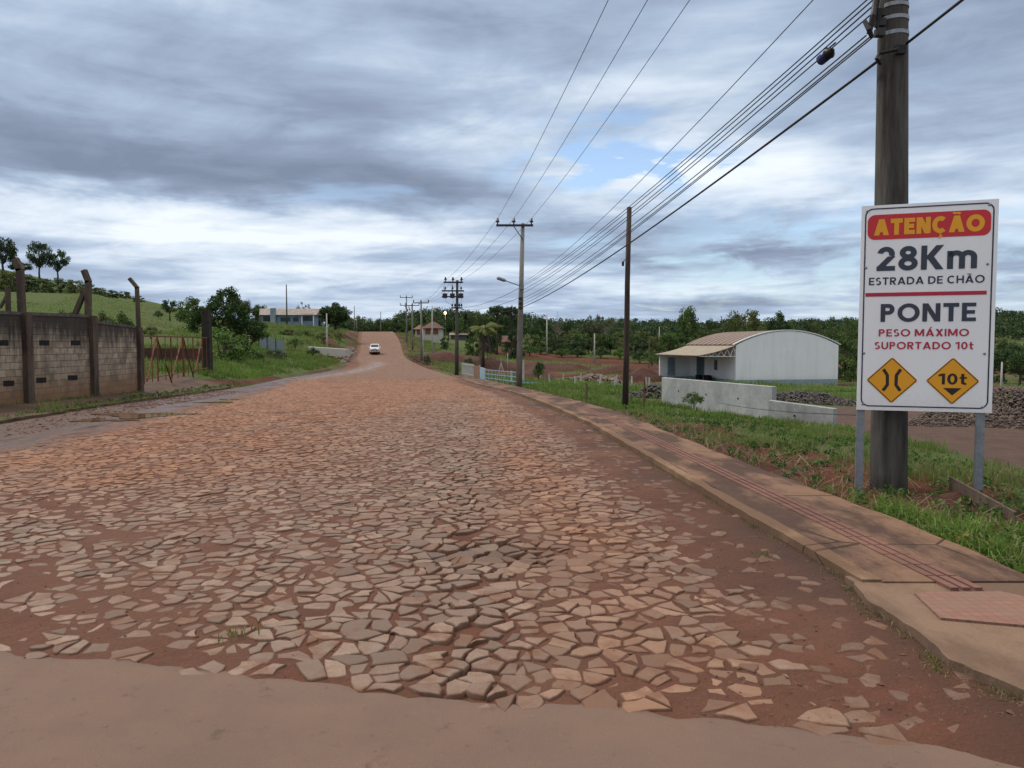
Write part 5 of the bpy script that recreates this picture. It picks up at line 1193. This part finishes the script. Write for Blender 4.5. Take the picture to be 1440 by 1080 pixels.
# ------------------------------------------------------------------ vegetation
L_mid = leafmat('leaf_mid', (.030, .066, .017), (.100, .160, .040))
L_dark = leafmat('leaf_dark', (.022, .048, .016), (.068, .112, .035), .2, .2)
L_olive = leafmat('leaf_olive', (.055, .078, .024), (.15, .175, .055))
L_pale = leafmat('leaf_pale', (.075, .095, .045), (.17, .19, .10))
L_bright = leafmat('leaf_bright', (.045, .10, .018), (.12, .21, .04))
L_euc = leafmat('leaf_eucalyptus', (.022, .045, .018), (.065, .10, .040), .2)
L_red = leafmat('leaf_reddish', (.055, .05, .025), (.12, .085, .045))
def leaves(C, Rd, n, size, flat=1.0, rng=None, shell=.5):
    """C (k,3) clump centres, Rd (k,) radii, n leaves per clump"""
    rng = rng or RNG; k = len(C); N = k*n
    d = rng.normal(size=(N, 3)); d /= np.linalg.norm(d, axis=1)[:, None]; r = rng.random(N)**shell
    c = np.repeat(C, n, 0); rd = np.repeat(Rd, n); P = c+d*(r*rd)[:, None]*np.array([1, 1, flat])
    u = rng.normal(size=(N, 3)); u /= np.linalg.norm(u, axis=1)[:, None]; w = rng.normal(size=(N, 3)); w -= u*(u*w).sum(1)[:, None]; w /= np.linalg.norm(w, axis=1)[:, None]
    s = size*rng.uniform(.6, 1.35, N)[:, None]; a = u*s; b = w*s*.55
    V = np.stack([P-a, P-b*.9+a*.1, P+a, P+b*.9+a*.1], 1).reshape(-1, 3)
    tone = np.repeat(np.clip(np.repeat(rng.uniform(.1, .9, k), n)+rng.normal(0, .16, N), 0, 1), 4)
    return V, np.arange(N*4).reshape(-1, 4), tone
def clumps_ell(n, rx, ry, rz, cz, rng, inner=.55, lump=0):
    out = []
    while len(out) < n:
        d = rng.normal(size=3); d /= np.linalg.norm(d); r = inner+(1-inner)*rng.random()
        p = d*np.array([rx, ry, rz])*r; p[2] += cz
        if p[2] > .3: out.append(p)
    return np.array(out)
TREES = {}
def tree_kind(kind, mat, bark=None, seed=1):
    key = (kind, mat.name, seed)
    if key in TREES: return copy_tree(TREES[key])
    rng = np.random.default_rng(seed*13+len(kind)); mb = MB(); bark = bark or m_bark
    def limb(p, q, r0, r1, wob=.12):
        p = Vector(p); q = Vector(q); m = p.lerp(q, .5)+Vector(rng.normal(0, wob, 3)); m.z += .1; mb.tube([p, m, q], [r0, (r0+r1)/2, r1], 6, cap=False)
    if kind == 'broad':
        C = clumps_ell(30, 2.9, 2.7, 1.9, 4.2, rng); Rd = rng.uniform(.55, 1.05, 30); n, s = 110, .17
        mb.tube([(0, 0, -.3), (.1, 0, 1.2), (0, .1, 2.4)], [.3, .22, .18], 8); [limb((0, .05, 2.0), c*np.array([.8, .8, .95]), .10, .02) for c in C[::2]]
    elif kind == 'bushy':
        C = np.concatenate([clumps_ell(24, 2.5, 2.4, 2.6, 3.4, rng), np.stack([rng.uniform(-2.3, 2.3, 12), rng.uniform(-2, 2, 12), rng.uniform(.2, 1.6, 12)], 1)]); Rd = rng.uniform(.6, 1.1, 36); n, s = 85, .20
        mb.tube([(0, 0, -.3), (.1, 0, 1.5), (0, .1, 4)], [.22, .16, .08], 6); [limb((0, .05, 1.6), c*.85, .07, .02) for c in C[::3]]
    elif kind == 'airy':
        C = clumps_ell(26, 3.0, 2.6, 1.7, 4.6, rng, .7); Rd = rng.uniform(.35, .75, 26); n, s = 75, .13
        mb.tube([(0, 0, -.3), (.1, 0, 1.4), (0, .1, 2.8)], [.25, .18, .14], 8); [limb((0, .05, 2.3), c, .07, .02, .2) for c in C]
    elif kind == 'bare':
        C = clumps_ell(30, 2.2, 2.0, 2.2, 4.8, rng, .8); Rd = rng.uniform(.25, .4, 30); n, s = 7, .11
        mb.tube([(0, 0, -.3), (.1, 0, 1.4), (0, .1, 3.2)], [.22, .16, .1], 8); [limb((0, .05, 2.6), c, .05, .02, .22) for c in C]
    elif kind == 'euc':
        C = []; 
        for k in range(30):
            z = rng.uniform(5.2, 12.5); w = 2.7*math.sin(min(1, (13.4-z)/5)*1.5); a = rng.uniform(0, 6.28); C.append((w*math.cos(a)*rng.uniform(.3, 1), w*math.sin(a)*rng.uniform(.3, 1), z))
        C = np.array(C); Rd = rng.uniform(.8, 1.5, 30); n, s = 150, .22
        mb.tube([(0, 0, -.5), (.15, 0, 4), (-.1, .1, 8), (.1, 0, 12)], [.3, .22, .16, .05], 8); [limb((0, 0, max(3.6, c[2]-2.2)), c, .08, .03) for c in C]
    elif kind == 'umbrella':
        C = []; 
        for k in range(22):
            a = k*2.4; r = 2.9*math.sqrt((k+.5)/22); C.append((r*math.cos(a), r*math.sin(a), 9.0-.09*r*r+rng.uniform(-.2, .3)))
        for k in range(7):
            a = k*.9; C.append((1.9*math.cos(a), 1.9*math.sin(a), 6.6+rng.uniform(-.4, .4)))
        C = np.array(C); Rd = rng.uniform(.55, .8, len(C)); n, s = 110, .17
        mb.tube([(0, 0, -.5), (.05, 0, 4), (0, 0, 8.6)], [.32, .24, .14], 8); [limb((0, 0, c[2]-1.6), c, .07, .04, .06) for c in C]
    elif kind == 'dome':
        C = clumps_ell(110, 2.8, 2.7, 2.2, 3.2, rng, .45); Rd = rng.uniform(.7, 1.0, 110); n, s = 130, .19
        mb.tube([(0, 0, -.3), (0, 0, 1.6)], [.3, .22], 8); [limb((0, .05, .9), c*.8, .09, .03) for c in C[::4]]
    elif kind == 'spread':
        C = np.concatenate([clumps_ell(26, 3.4, 2.6, 1.6, 3.6, rng, .4), clumps_ell(12, 1.6, 1.5, 1.0, 2.2, rng, .4)+np.array([2.2, 0, 0]), clumps_ell(9, 1.3, 1.2, 1.0, 2.9, rng, .4)-np.array([3.6, 0, 0]), clumps_ell(9, 1.6, 1.2, .6, 5.0, rng, .5)]); Rd = rng.uniform(.42, .85, len(C)); n, s = 170, .12
        for q in ((.8, 0, 2.4), (-1.4, .2, 2.6), (2.4, 0, 2)): mb.tube([(0, 0, -.3), (q[0]*.4, 0, 1.0), q], [.26, .18, .12], 8)
        [limb((.5 if c[0] > 0 else -1.0, .1, 2.2), c, .06, .02) for c in C[::2]]
    elif kind == 'shrub':
        C = clumps_ell(16, .9, .9, .7, .85, rng, .3); Rd = rng.uniform(.22, .45, 16); n, s = 90, .07
        mb.tube([(0, 0, -.1), (0, 0, .5)], [.05, .03], 6); [limb((0, 0, .1), c, .02, .01, .04) for c in C[::2]]
    o = empty('tree' if kind != 'shrub' else 'shrub'); V, Fq, tone = leaves(C, Rd, n, s, .8, rng)
    np_mesh('crown', V, [Fq], mat, {'tone': tone}, parent=o); mb.build('trunk' if kind != 'shrub' else 'stem', bark, o, smooth=True)
    TREES[key] = o; return o
def plant(kind, mat, px, Y, ptop, label, cat='tree', group=None, pw=None, bark=None, seed=1, name='tree', pbase=None, natural=None, sink=.1):
    HT = {'broad': 6.8, 'bushy': 6.7, 'airy': 6.8, 'bare': 7.2, 'euc': 13.6, 'umbrella': 9.6, 'dome': 6.1, 'spread': 6.0, 'shrub': 1.85}[kind]; WD = {'broad': 6.8, 'bushy': 6.2, 'airy': 6.6, 'bare': 5, 'euc': 5.6, 'umbrella': 7, 'dome': 7.2, 'spread': 9.6, 'shrub': 2.3}[kind]
    o = tree_kind(kind, mat, bark, seed); x = atx(px, Y); z = gz(x, Y) if pbase is None else at(px, pbase, Y).z
    h = at(px, ptop, Y).z-z; sz = h/HT; sx = (pw*Y/1040/WD) if pw else sz
    o.location = (x, Y, z-sink); o.scale = (sx, sx, sz); o.rotation_euler = (0, 0, random.uniform(0, 6.28) if kind != 'spread' else 0); o.name = name
    tag(o, label, cat, group); return o
# left side
gE = 'tall eucalyptus trees on the far left ridge'
plant('broad', L_euc, 8, 235, 327, 'tall loose eucalyptus at the left edge of the photo on the far ridge', group=gE, pw=46, pbase=390, seed=2)
plant('broad', L_euc, 32, 236, 366, 'small low eucalyptus between the leftmost tree and the tallest middle one', group=gE, pw=34, pbase=390, seed=3)
plant('broad', L_euc, 59, 236, 333, 'middle and darkest eucalyptus of the ridge group', group=gE, pw=38, pbase=395, seed=4)
plant('broad', L_euc, 84, 238, 346, 'right hand eucalyptus of the ridge group beside bare sky', group=gE, pw=34, pbase=398, seed=3)
random.seed(11)
for i, (px, pt, pb, w) in enumerate([(-10, 372, 412, 70), (18, 376, 412, 46), (40, 383, 412, 40), (64, 388, 412, 40), (88, 388, 412, 38), (108, 390, 414, 34), (127, 396, 414, 28), (142, 402, 416, 24), (160, 406, 418, 24), (178, 408, 419, 22), (196, 414, 424, 20)]):
    plant('bushy', (L_dark, L_olive)[i % 2], px, 205-(i % 3)*6, pt, 'dark scrubby tree clothing the far left ridge behind the green field', group='scrub along the far left ridge', pw=w, pbase=pb, seed=1+i % 2)
for i, (px, pt, pb, w, Y) in enumerate([(12, 436, 462, 40, 66), (52, 432, 462, 34, 62), (90, 428, 461, 38, 64), (112, 432, 462, 30, 60), (145, 428, 466, 36, 66), (172, 428, 470, 40, 64), (74, 440, 462, 30, 58), (212, 452, 474, 34, 70)]):
    plant('shrub', (L_dark, L_olive, L_mid)[i % 3], px, Y, pt, 'dusky shrub behind the block wall at the foot of the green field', 'shrub', 'shrubs behind the block wall', pw=w, name='shrub', pbase=pb)
plant('broad', L_dark, 240, 118, 418, 'small dark round tree on the green field left of the spreading tree', pw=27, seed=2, pbase=449)
plant('shrub', L_dark, 224, 116, 432, 'dark low bush just left of the small dark round tree', 'shrub', pw=16, name='shrub', pbase=448)
plant('broad', L_mid, 272, 92, 414, 'dense green tree touching the left flank of the spreading tree', pw=44, seed=1, pbase=462)
plant('spread', L_mid, 322, 80, 402, 'large spreading tree with airy crown left of the blue grey house', pw=136, pbase=494)
plant('spread', L_olive, 345, 84, 420, 'darker tangled tree inside the right side of the spreading tree', pw=70, pbase=496, seed=2)
plant('bushy', L_bright, 315, 62, 452, 'bright green leafy bush in front of the spreading tree', 'bush', pw=84, name='bush', pbase=522)
plant('shrub', L_mid, 352, 70, 480, 'mid green low bush right of the bright leafy bush', 'bush', pw=50, name='bush', pbase=512)
plant('shrub', L_mid, 245, 55, 478, 'weedy shrub seen through the bars of the rusty gate', 'bush', pw=34, name='bush', pbase=520)
plant('shrub', L_pale, 390, 84, 486, 'pale low shrub under the grey blue sheet fence', 'bush', pw=40, name='bush', pbase=506)
plant('airy', L_pale, 427, 188, 420, 'thin pale tree rising behind the blue grey house', pw=24)
plant('bushy', L_dark, 449, 174, 436, 'narrow dark tree at the right end of the blue grey house', pw=12)
plant('dome', L_dark, 472, 150, 423, 'dense dark dome shaped tree at the left of the hilltop', pw=49, pbase=461)
plant('bushy', L_dark, 459, 182, 440, 'dark bushy tree behind the left foot of the dome shaped tree', pw=22, pbase=462)
plant('broad', L_mid, 367, 178, 425, 'green tree peeping over the left end of the blue grey house', pw=26, seed=2)
for i, (px, Y, pt, pb, w) in enumerate([(405, 128, 458, 474, 30), (430, 130, 459, 476, 34), (455, 126, 462, 480, 30), (415, 105, 470, 488, 30), (478, 135, 464, 478, 22), (440, 96, 484, 500, 24)]):
    plant('shrub', (L_olive, L_mid)[i % 2], px, Y, pt, 'low weedy bush on the left bank between house and road', 'bush', 'weedy bushes on the left bank', pw=w, name='bush', pbase=pb)
# right: single trees that stand out
gU = 'dark umbrella crowned pines behind the palm'
plant('umbrella', L_dark, 699, 158, 429, 'left one of the two dark umbrella crowned pines', group=gU, pw=32, seed=1)
plant('umbrella', L_dark, 719, 155, 429.5, 'right one of the two dark umbrella crowned pines with gap under its crown', group=gU, pw=30, seed=2)
plant('bushy', L_dark, 690, 162, 446, 'dark bulky tree at the foot of the umbrella pines', pw=40)
plant('bushy', L_dark, 722, 150, 456, 'dark tree mass just left of the lamp pole', pw=34, seed=2)
plant('bare', L_red, 783, 190, 434, 'nearly leafless tree right of the tall pale pole', pw=26, bark=m_barkpale)
plant('umbrella', L_dark, 762, 205, 447, 'small dark flat tree left of the leafless tree', pw=18)
plant('broad', L_dark, 797, 205, 449, 'small dark rounded treetop right of the leafless tree', pw=15, seed=2)
plant('airy', L_pale, 832, 185, 437, 'pale airy tree left of the wooden pole', pw=40, bark=m_barkpale)
plant('airy', L_pale, 850, 188, 438, 'second pale airy tree merging with the one left of the wooden pole', pw=40, bark=m_barkpale, seed=2)
plant('broad', L_mid, 966, 172, 424, 'tall green tree rising above the wood left of the warehouse', pw=40, seed=2)
plant('broad', L_dark, 997, 205, 445, 'small dark crown between the tall green tree and the warehouse ridge', pw=24)
plant('broad', L_olive, 1046, 165, 429, 'broad olive tree above the middle of the warehouse roof', pw=62, bark=m_barkpale, seed=2)
plant('airy', L_olive, 1030, 163, 440, 'thin olive tree at the left of the broad olive tree', pw=30, seed=1)
plant('broad', L_dark, 1094, 168, 434, 'dark rounded tree above the top of the warehouse gable', pw=38, seed=1)
plant('broad', L_olive, 1146, 180, 447, 'olive tree over the right shoulder of the warehouse', pw=20, seed=2)
plant('airy', L_bright, 1193, 150, 437, 'bright airy tree touching the left edge of the warning board', pw=34, seed=1)
for i, (px, Y, pt, w, lb) in enumerate([(1190, 105, 462, 50, 'dark leafy tree at the right wall of the warehouse'), (1160, 118, 470, 40, 'green tree close behind the right corner of the warehouse'), (1212, 98, 470, 50, 'tree standing directly behind the left edge of the warning board')]):
    plant('bushy', (L_mid, L_dark, L_mid)[i], px, Y, pt, lb, pw=w, seed=1+i % 2)
plant('shrub', L_mid, 977, 23.5, 541, 'leafy green shrub growing before the long concrete slab', 'bush', pw=36, name='shrub', pbase=569)
plant('shrub', L_dark, 759, 60, 504, 'dark round bush right of the lamp pole', 'bush', pw=17, name='bush', pbase=522)
plant('shrub', L_mid, 757, 72, 500, 'small leafy bush behind the dark round bush', 'bush', pw=20, name='bush')
plant('shrub', L_mid, 601, 98, 494, 'green bush at the foot of the bend pole', 'bush', pw=15, name='bush')
plant('shrub', L_bright, 708, 58, 530, 'low green bush in front of the blue bar fence', 'bush', pw=24, name='bush', pbase=546)
plant('shrub', L_olive, 660, 92, 497, 'olive bush left of the ragged palm', 'bush', pw=26, name='bush')
plant('bushy', L_mid, 664, 140, 468, 'small green tree left of the ragged palm', pw=24)
plant('bushy', L_dark, 625, 150, 470, 'dark bush right of the cream house', 'bush', pw=16, name='bush')
# the woodland edge, tree by tree
random.seed(5)
edge = [('wood edge beyond the red soil plots', 'dark bushy tree in the woodland edge beyond the red soil plots', 'mid green bushy tree in the woodland edge beyond the red soil plots', 'yellow olive tree in the woodland edge beyond the red soil plots')]
def forest(px0, px1, rows, tops, gname, where, step=14):
    for r, (Y, dt) in enumerate(rows):
        px = px0+random.uniform(0, step)
        while px < px1:
            kind, mat, lb = random.choice([('bushy', L_dark, 'dark green'), ('bushy', L_mid, 'mid green'), ('broad', L_mid, 'mid green'), ('bushy', L_olive, 'olive'), ('broad', L_dark, 'dark green'), ('bushy', L_mid, 'mid green')])
            yt = float(np.interp(px, [t[0] for t in tops], [t[1] for t in tops]))+dt+random.uniform(-7, 6)
            plant(kind, mat, px, Y+random.uniform(-6, 6), yt, '%s tree %s' % (lb, where), group=gname, pw=random.uniform(26, 42)*180/Y*.9, seed=random.choice((1, 2)))
            px += step*random.uniform(.8, 1.3)
forest(742, 930, [(176, 8), (196, 2)], [(742, 462), (800, 462), (860, 464), (930, 462)], 'trees of the wood behind the pale posts', 'in the dense wood left of the warehouse')
forest(930, 1210, [(160, 6), (190, -1)], [(930, 460), (1000, 458), (1100, 456), (1210, 458)], 'trees of the wood behind the warehouse', 'in the wood behind the warehouse', 16)
forest(1385, 1560, [(95, 8), (130, 2), (165, -3)], [(1385, 476), (1440, 478), (1560, 474)], 'trees right of the warning board', 'in the wood right of the warning board', 22)
forest(500, 735, [(222, 4), (250, -2)], [(500, 447), (560, 447), (620, 444), (680, 434), (735, 444)], 'trees of the wood beyond the hilltop', 'in the wood beyond the brow of the road', 13)
for i, (px, Y, pt, w) in enumerate([(760, 166, 484, 20), (790, 162, 486, 24), (812, 164, 484, 22), (845, 162, 482, 26), (872, 160, 484, 22), (900, 150, 484, 24), (917, 140, 486, 26), (745, 160, 480, 24), (936, 128, 484, 24)]):
    plant('shrub', (L_mid, L_bright, L_dark)[i % 3], px, Y, pt, 'leafy bush at the foot of the wood left of the warehouse', 'bush', 'bushes along the foot of the wood', pw=w*1.3, name='bush')
def far_wood():
    C = []; rd = []
    for i in range(1500):
        Y = RNG.uniform(262, 430); px = RNG.uniform(470, 1600); x = atx(px, Y)
        z = gz(x, Y); h = RNG.uniform(5, 9) if px < 760 else RNG.uniform(4, 7)
        for _ in range(4): C.append((x+RNG.normal(0, 1.3), Y+RNG.normal(0, 1), z+h*RNG.uniform(.35, 1)-1)); rd.append(RNG.uniform(1.4, 2.3))
    V, Fq, tone = leaves(np.array(C), np.array(rd), 34, .45, .8)
    tag(np_mesh('distant_wood', V, [Fq], L_dark, {'tone': tone}), 'dark wood covering the distant ridge along the horizon', 'wood', kind='stuff')
far_wood()
# palm with a skirt of dead fronds
def palm():
    px, Y = 679, 98; x = atx(px, Y); z = gz(x, Y); b = empty('palm_tree', (x, Y, z)); tag(b, 'ragged palm with a hanging skirt of dead fronds behind the picket fence', 'palm tree')
    top = at(682, 463, Y)-Vector((x, Y, z)); MB().tube([(0, 0, -.3), (.05, 0, top.z*.5), (top.x, 0, top.z)], [.25, .2, .16], 10).build('trunk', m_bark, b, smooth=True)
    rng = np.random.default_rng(4)
    def frond(o, az, el, L, droop, w, nseg=12):
        V = []; F_ = []; T = []
        p = Vector(o); d = Vector((math.cos(az)*math.cos(el), math.sin(az)*math.cos(el), math.sin(el))); side = Vector((-math.sin(az), math.cos(az), 0)); prev = None
        for i in range(nseg+1):
            t = i/nseg; d2 = (d+Vector((0, 0, -droop*t*1.6))).normalized(); p = p+d2*(L/nseg)
            ww = w*math.sin(math.pi*min(1, t*.9+.08))+.03
            if i:
                for s in (-1, 1):
                    for k in range(2):
                        q = p-d2*(L/nseg)*k*.5; e = q+side*s*ww+Vector((0, 0, -ww*.75))+d2*ww*.5; n = len(V)
                        V += [tuple(q), tuple(q+d2*.09), tuple(e)]; F_.append((n, n+1, n+2)); T += [.5+rng.normal(0, .2)]*3
            n = len(V); V += [tuple(p-side*.03), tuple(p+side*.03), tuple(p-d2*(L/nseg))]; F_.append((n, n+1, n+2)); T += [.3]*3
        return V, F_, T
    for kind, mat, n in (('green', leafmat('palm_frond', (.045, .07, .012), (.13, .155, .03)), 17), ('dead', leafmat('dead_frond', (.05, .032, .022), (.15, .105, .075), .2, .1), 16)):
        V = []; F_ = []; T = []
        for i in range(n):
            az = i*2.4+rng.uniform(-.2, .2)
            v, f, t = frond(top, az, rng.uniform(.1, 1.1) if kind == 'green' else rng.uniform(-.9, -.5), rng.uniform(1.9, 2.5) if kind == 'green' else rng.uniform(2.2, 4.2), rng.uniform(.5, .9) if kind == 'green' else 3.2, .55 if kind == 'green' else .42)
            m = len(V); V += v; F_ += [tuple(m+k for k in q) for q in f]; T += t
        np_mesh('fronds' if kind == 'green' else 'dead_fronds', np.array(V), [np.array(F_)], mat, {'tone': np.clip(T, 0, 1)}, parent=b)
palm()
# ------------------------------------------------------------------ grass
def grassmat(name):
    t = NT(name); c = t.mix(t.attr('tone'), (.055, .115, .018), (.155, .25, .045)); c = t.mix(t.attr('dry'), c, t.mix(t.attr('tone'), (.17, .125, .065), (.30, .245, .145)))
    t.color(c); t.rough(.6); t.b.inputs['Specular IOR Level'].default_value = .25; tr = t.new('ShaderNodeBsdfTranslucent'); t.link(c, tr.inputs[0]); mx = t.new('ShaderNodeMixShader'); mx.inputs[0].default_value = .3
    t.link(t.b.outputs[0], mx.inputs[1]); t.link(tr.outputs[0], mx.inputs[2]); t.link(mx.outputs[0], t.o.inputs[0]); return t.m
m_grass = grassmat('grass_blade')
def blades(name, x, y, h, w, dry, label, lean=.5, z=None, tone=None, cat='grass'):
    N = len(x); z = H(x, y)-.02 if z is None else z; a = RNG.uniform(0, 2*math.pi, N); la = RNG.uniform(0, 2*math.pi, N); ln = np.abs(RNG.normal(0, lean, N))
    dx, dy = np.cos(a)*w/2, np.sin(a)*w/2; lx, ly = np.cos(la)*ln*h, np.sin(la)*ln*h
    P0 = np.stack([x-dx, y-dy, z], -1); P1 = np.stack([x+dx, y+dy, z], -1); P2 = np.stack([x+dx*.7+lx*.35, y+dy*.7+ly*.35, z+h*.6], -1); P3 = np.stack([x-dx*.7+lx*.35, y-dy*.7+ly*.35, z+h*.6], -1)
    P4 = np.stack([x+lx, y+ly, z+h*np.clip(1-ln*.35, .4, 1)], -1)
    V = np.stack([P0, P1, P2, P3, P4], 1).reshape(-1, 3); i = np.arange(N)*5
    Fq = np.stack([i, i+1, i+2, i+3], -1); Ft = np.stack([i+3, i+2, i+4], -1)
    tone = RNG.uniform(0, 1, N) if tone is None else tone
    o = np_mesh(name, V, [Fq, Ft], m_grass, {'tone': np.repeat(tone, 5), 'dry': np.repeat(dry, 5)}); tag(o, label, cat, kind='stuff'); return o
def scatter(N, fx, y0, y1, py=1.0): 
    y = y0+(y1-y0)*RNG.random(N)**py; a, b = fx(y); return a+(b-a)*RNG.random(N), y
def strip():
    x, y = scatter(150000, lambda y: (xo(y)+.12, np.maximum(xo(y)+4.2+.02*y, 7.4+.16*(y-12))), 4.3, 46, 1.25)
    n = fbm(x, y, .9, 4, 15); n2 = fbm(x, y, 3.0, 3, 16); e = x-xo(y)
    soil = np.clip((1.0+1.1*np.exp(-((y-8.3)/3.2)**2)-e)/.6, 0, 1)
    fore = ((e < 1.1) & (y < 6.9))*.6
    keep = RNG.random(len(x)) < np.clip((n-.38)*5, .05, 1)*np.clip((n2-.33)*6, .12, 1)*(1-.93*soil*(1-fore))*np.where(y < 20, .8, 1)
    x, y, n2, n = x[keep], y[keep], n2[keep], n[keep]; N = len(x)
    dry = np.clip((RNG.random(N) < np.clip(.20+(n2-.5)*2.2*(y < 26), .06, .6))*RNG.uniform(.5, 1, N), 0, 1)
    h = (.07+.17*np.clip((n-.35)*3, 0, 1))*RNG.uniform(.5, 1.5, N)*np.where(y > 23, 1.1, .8); w = np.where(y > 16, .014+.0009*(y-16), .008)*RNG.uniform(.8, 1.6, N)
    blades('grass', x, y, h, w, dry, 'green and straw coloured grass on the strip between footpath and yard', tone=np.clip(n*1.4-.2+RNG.normal(0, .2, N), 0, 1))
strip()
def tufts(N, fx, y0, y1, hh, ww, dryp, name, label, soilcut=.5, py=1.0, lean=.5, nscale=2.5):
    x, y = scatter(N, fx, y0, y1, py); s = soilmask(x, y); n = fbm(x, y, nscale, 3, 19); keep = (s < soilcut) & (RNG.random(N) < np.clip((n-.32)*4, .05, 1)); x, y, n = x[keep], y[keep], n[keep]; N = len(x)
    dry = (RNG.random(N) < dryp*np.clip(n*2-.2, .2, 1.8))*RNG.uniform(.4, 1, N)
    blades(name, x, y, hh*RNG.uniform(.4, 1.4, N)*(.6+.8*n), ww*RNG.uniform(.7, 1.5, N), dry, label, lean, tone=np.clip(n*1.5-.25+RNG.normal(0, .2, N), 0, 1))
tufts(60000, lambda y: (xr(y)+2.6, xr(y)+42), 38, 66, .34, .035, .15, 'grass', 'tall green grass of the field left of the warehouse', .55)
tufts(40000, lambda y: (xr(y)+5, xr(y)+75), 64, 165, .40, .08, .25, 'grass', 'patchy grass and weeds between the red soil mounds', .5)
tufts(16000, lambda y: (np.full_like(y, 20.), np.full_like(y, 45.)), 34, 80, .22, .045, .12, 'grass', 'short green grass at the foot of the warehouse gable', .8)
tufts(45000, lambda y: (xl(y)-16, xl(y)-np.interp(y, [40, 50], [1.7, .9])), 42, 104, .42, .05, .12, 'grass', 'lush green grass on the left bank beyond the gate', .75, 1.2)
tufts(24000, lambda y: (xl(y)-26, xl(y)-3), 100, 185, .5, .10, .35, 'grass', 'rough weeds on the bank below the blue grey house', .8)
tufts(30000, lambda y: (np.full_like(y, -50.), np.where(y < 46, -15.2-.27*(y-28), xl(y)-4)), 27, 75, .55, .04, .40, 'grass', 'tall pale grass growing behind the block wall and gate', 2, 1.3)
tufts(40000, lambda y: (xl(y)-95, xl(y)-22), 75, 150, .14, .10, .10, 'grass', 'even green crop grass on the sloping field at left', 2, 1.0, nscale=9)
tufts(16000, lambda y: (xr(y)+1.2, xr(y)+8), 66, 200, .4, .07, .4, 'grass', 'weeds along the right bank of the climbing road', .7)
# weeds in cracks, kerb edges and left path edge
def edges():
    X = []; Y = []; Hh = []; D = []
    def cl(x, y, n, r, h, d=.3):
        for _ in range(n): X.append(x+RNG.normal(0, r)); Y.append(y+RNG.normal(0, r)); Hh.append(h*RNG.uniform(.4, 1.3)); D.append(float(RNG.random() < d)*RNG.uniform(.4, 1))
    for _ in range(260):
        y = 3.2+RNG.random()**1.3*24; cl(float(xr(y) if y > 5 else nb(y))-.03, y, 9, .035, .05+.04*RNG.random(), .6)
    for _ in range(300):
        y = 4.3+RNG.random()**1.2*26; cl(float(xo(y))+.05, y, 9, .06, .07, .35)
    for _ in range(190):
        y = 13+RNG.random()*32; cl(float(xl(y))-.3+RNG.normal(0, .12), y, 10, .07, .08+.06*RNG.random(), .35)
    for _ in range(60):
        y = 19+RNG.random()*9; cl(float(np.interp(y, [19.7, 24.2, 28.1], [-13.45, -13.65, -14.05])), y, 10, .08, .14, .4)
    cl(-11.45, 18.2, 90, .22, .40, .2); cl(-11.9, 19.8, 40, .2, .3, .3)
    for x, y in ((2.2, 4.75), (2.15, 3.7), (2.25, 3.4), (1.95, 5.6), (-1.57, 4.08)): cl(x, y, 26, .05, .07, .4)
    X = np.array(X); Y = np.array(Y); z = np.where((X > xl(Y)) & (X < xr(Y)+.02), zroad(Y)+.005, H(X, Y)); z = np.where((X > xl(Y)-.4) & (X < xl(Y)), zroad(Y)+.06, z)
    blades('weeds', X, Y, np.array(Hh), np.full(len(X), .008)+np.clip(Y-12, 0, 20)*.0007, np.array(D), 'small weeds fringing the kerbs, path edges and wall foot', .6, z=z)
    # bright leafy tussocks before the sign
    X, Y = [], []
    for _ in range(95):
        cx = RNG.uniform(0, 1); y = 7.1-2.3*cx+RNG.normal(0, .22); x = float(xo(y))+.12+abs(RNG.normal(0, .28))
        for _ in range(int(RNG.uniform(8, 22))): X.append(x+RNG.normal(0, .05)); Y.append(y+RNG.normal(0, .05))
    X = np.array(X); Y = np.array(Y); N = len(X)
    blades('grass', X, Y, RNG.uniform(.10, .30, N), RNG.uniform(.008, .017, N), (RNG.random(N) < .05)*.8, 'bright broad leaved grass tussocks in front of the warning board', .75, tone=RNG.uniform(.55, 1.2, N))
    # dry straw lying about
    N = 1500; y = 4.6+RNG.random(N)**1.3*16; x = xo(y)+.1+np.abs(RNG.normal(0, .9, N)); 
    blades('straw', x, y, RNG.uniform(.08, .26, N), RNG.uniform(.006, .012, N), np.ones(N), 'dry straw and stalks lying on the soil beside the footpath', 2.6, tone=RNG.uniform(.3, 1, N))
edges()
def leafy():
    C = []; Rd = []
    for _ in range(700):
        y = 4.6+RNG.random()**1.4*20; x = float(xo(y))+.15+RNG.random()**1.2*3.6
        if RNG.random() < .45 and y > 6.8 and x-xo(y) < 1.4: continue
        C.append((x, y, gz(x, y)+.06)); Rd.append(RNG.uniform(.05, .13))
    for _ in range(160):
        y = 12+RNG.random()*30; x = float(xl(y))-.35-RNG.random()*.5; C.append((x, y, gz(x, y)+.07)); Rd.append(RNG.uniform(.05, .12))
    V, Fq, tone = leaves(np.array(C), np.array(Rd), 22, .028, .7)
    tag(np_mesh('weeds', V, [Fq], L_bright, {'tone': tone}), 'small broad leaved weeds dotted through the grass strips', 'weeds', kind='stuff')
leafy()
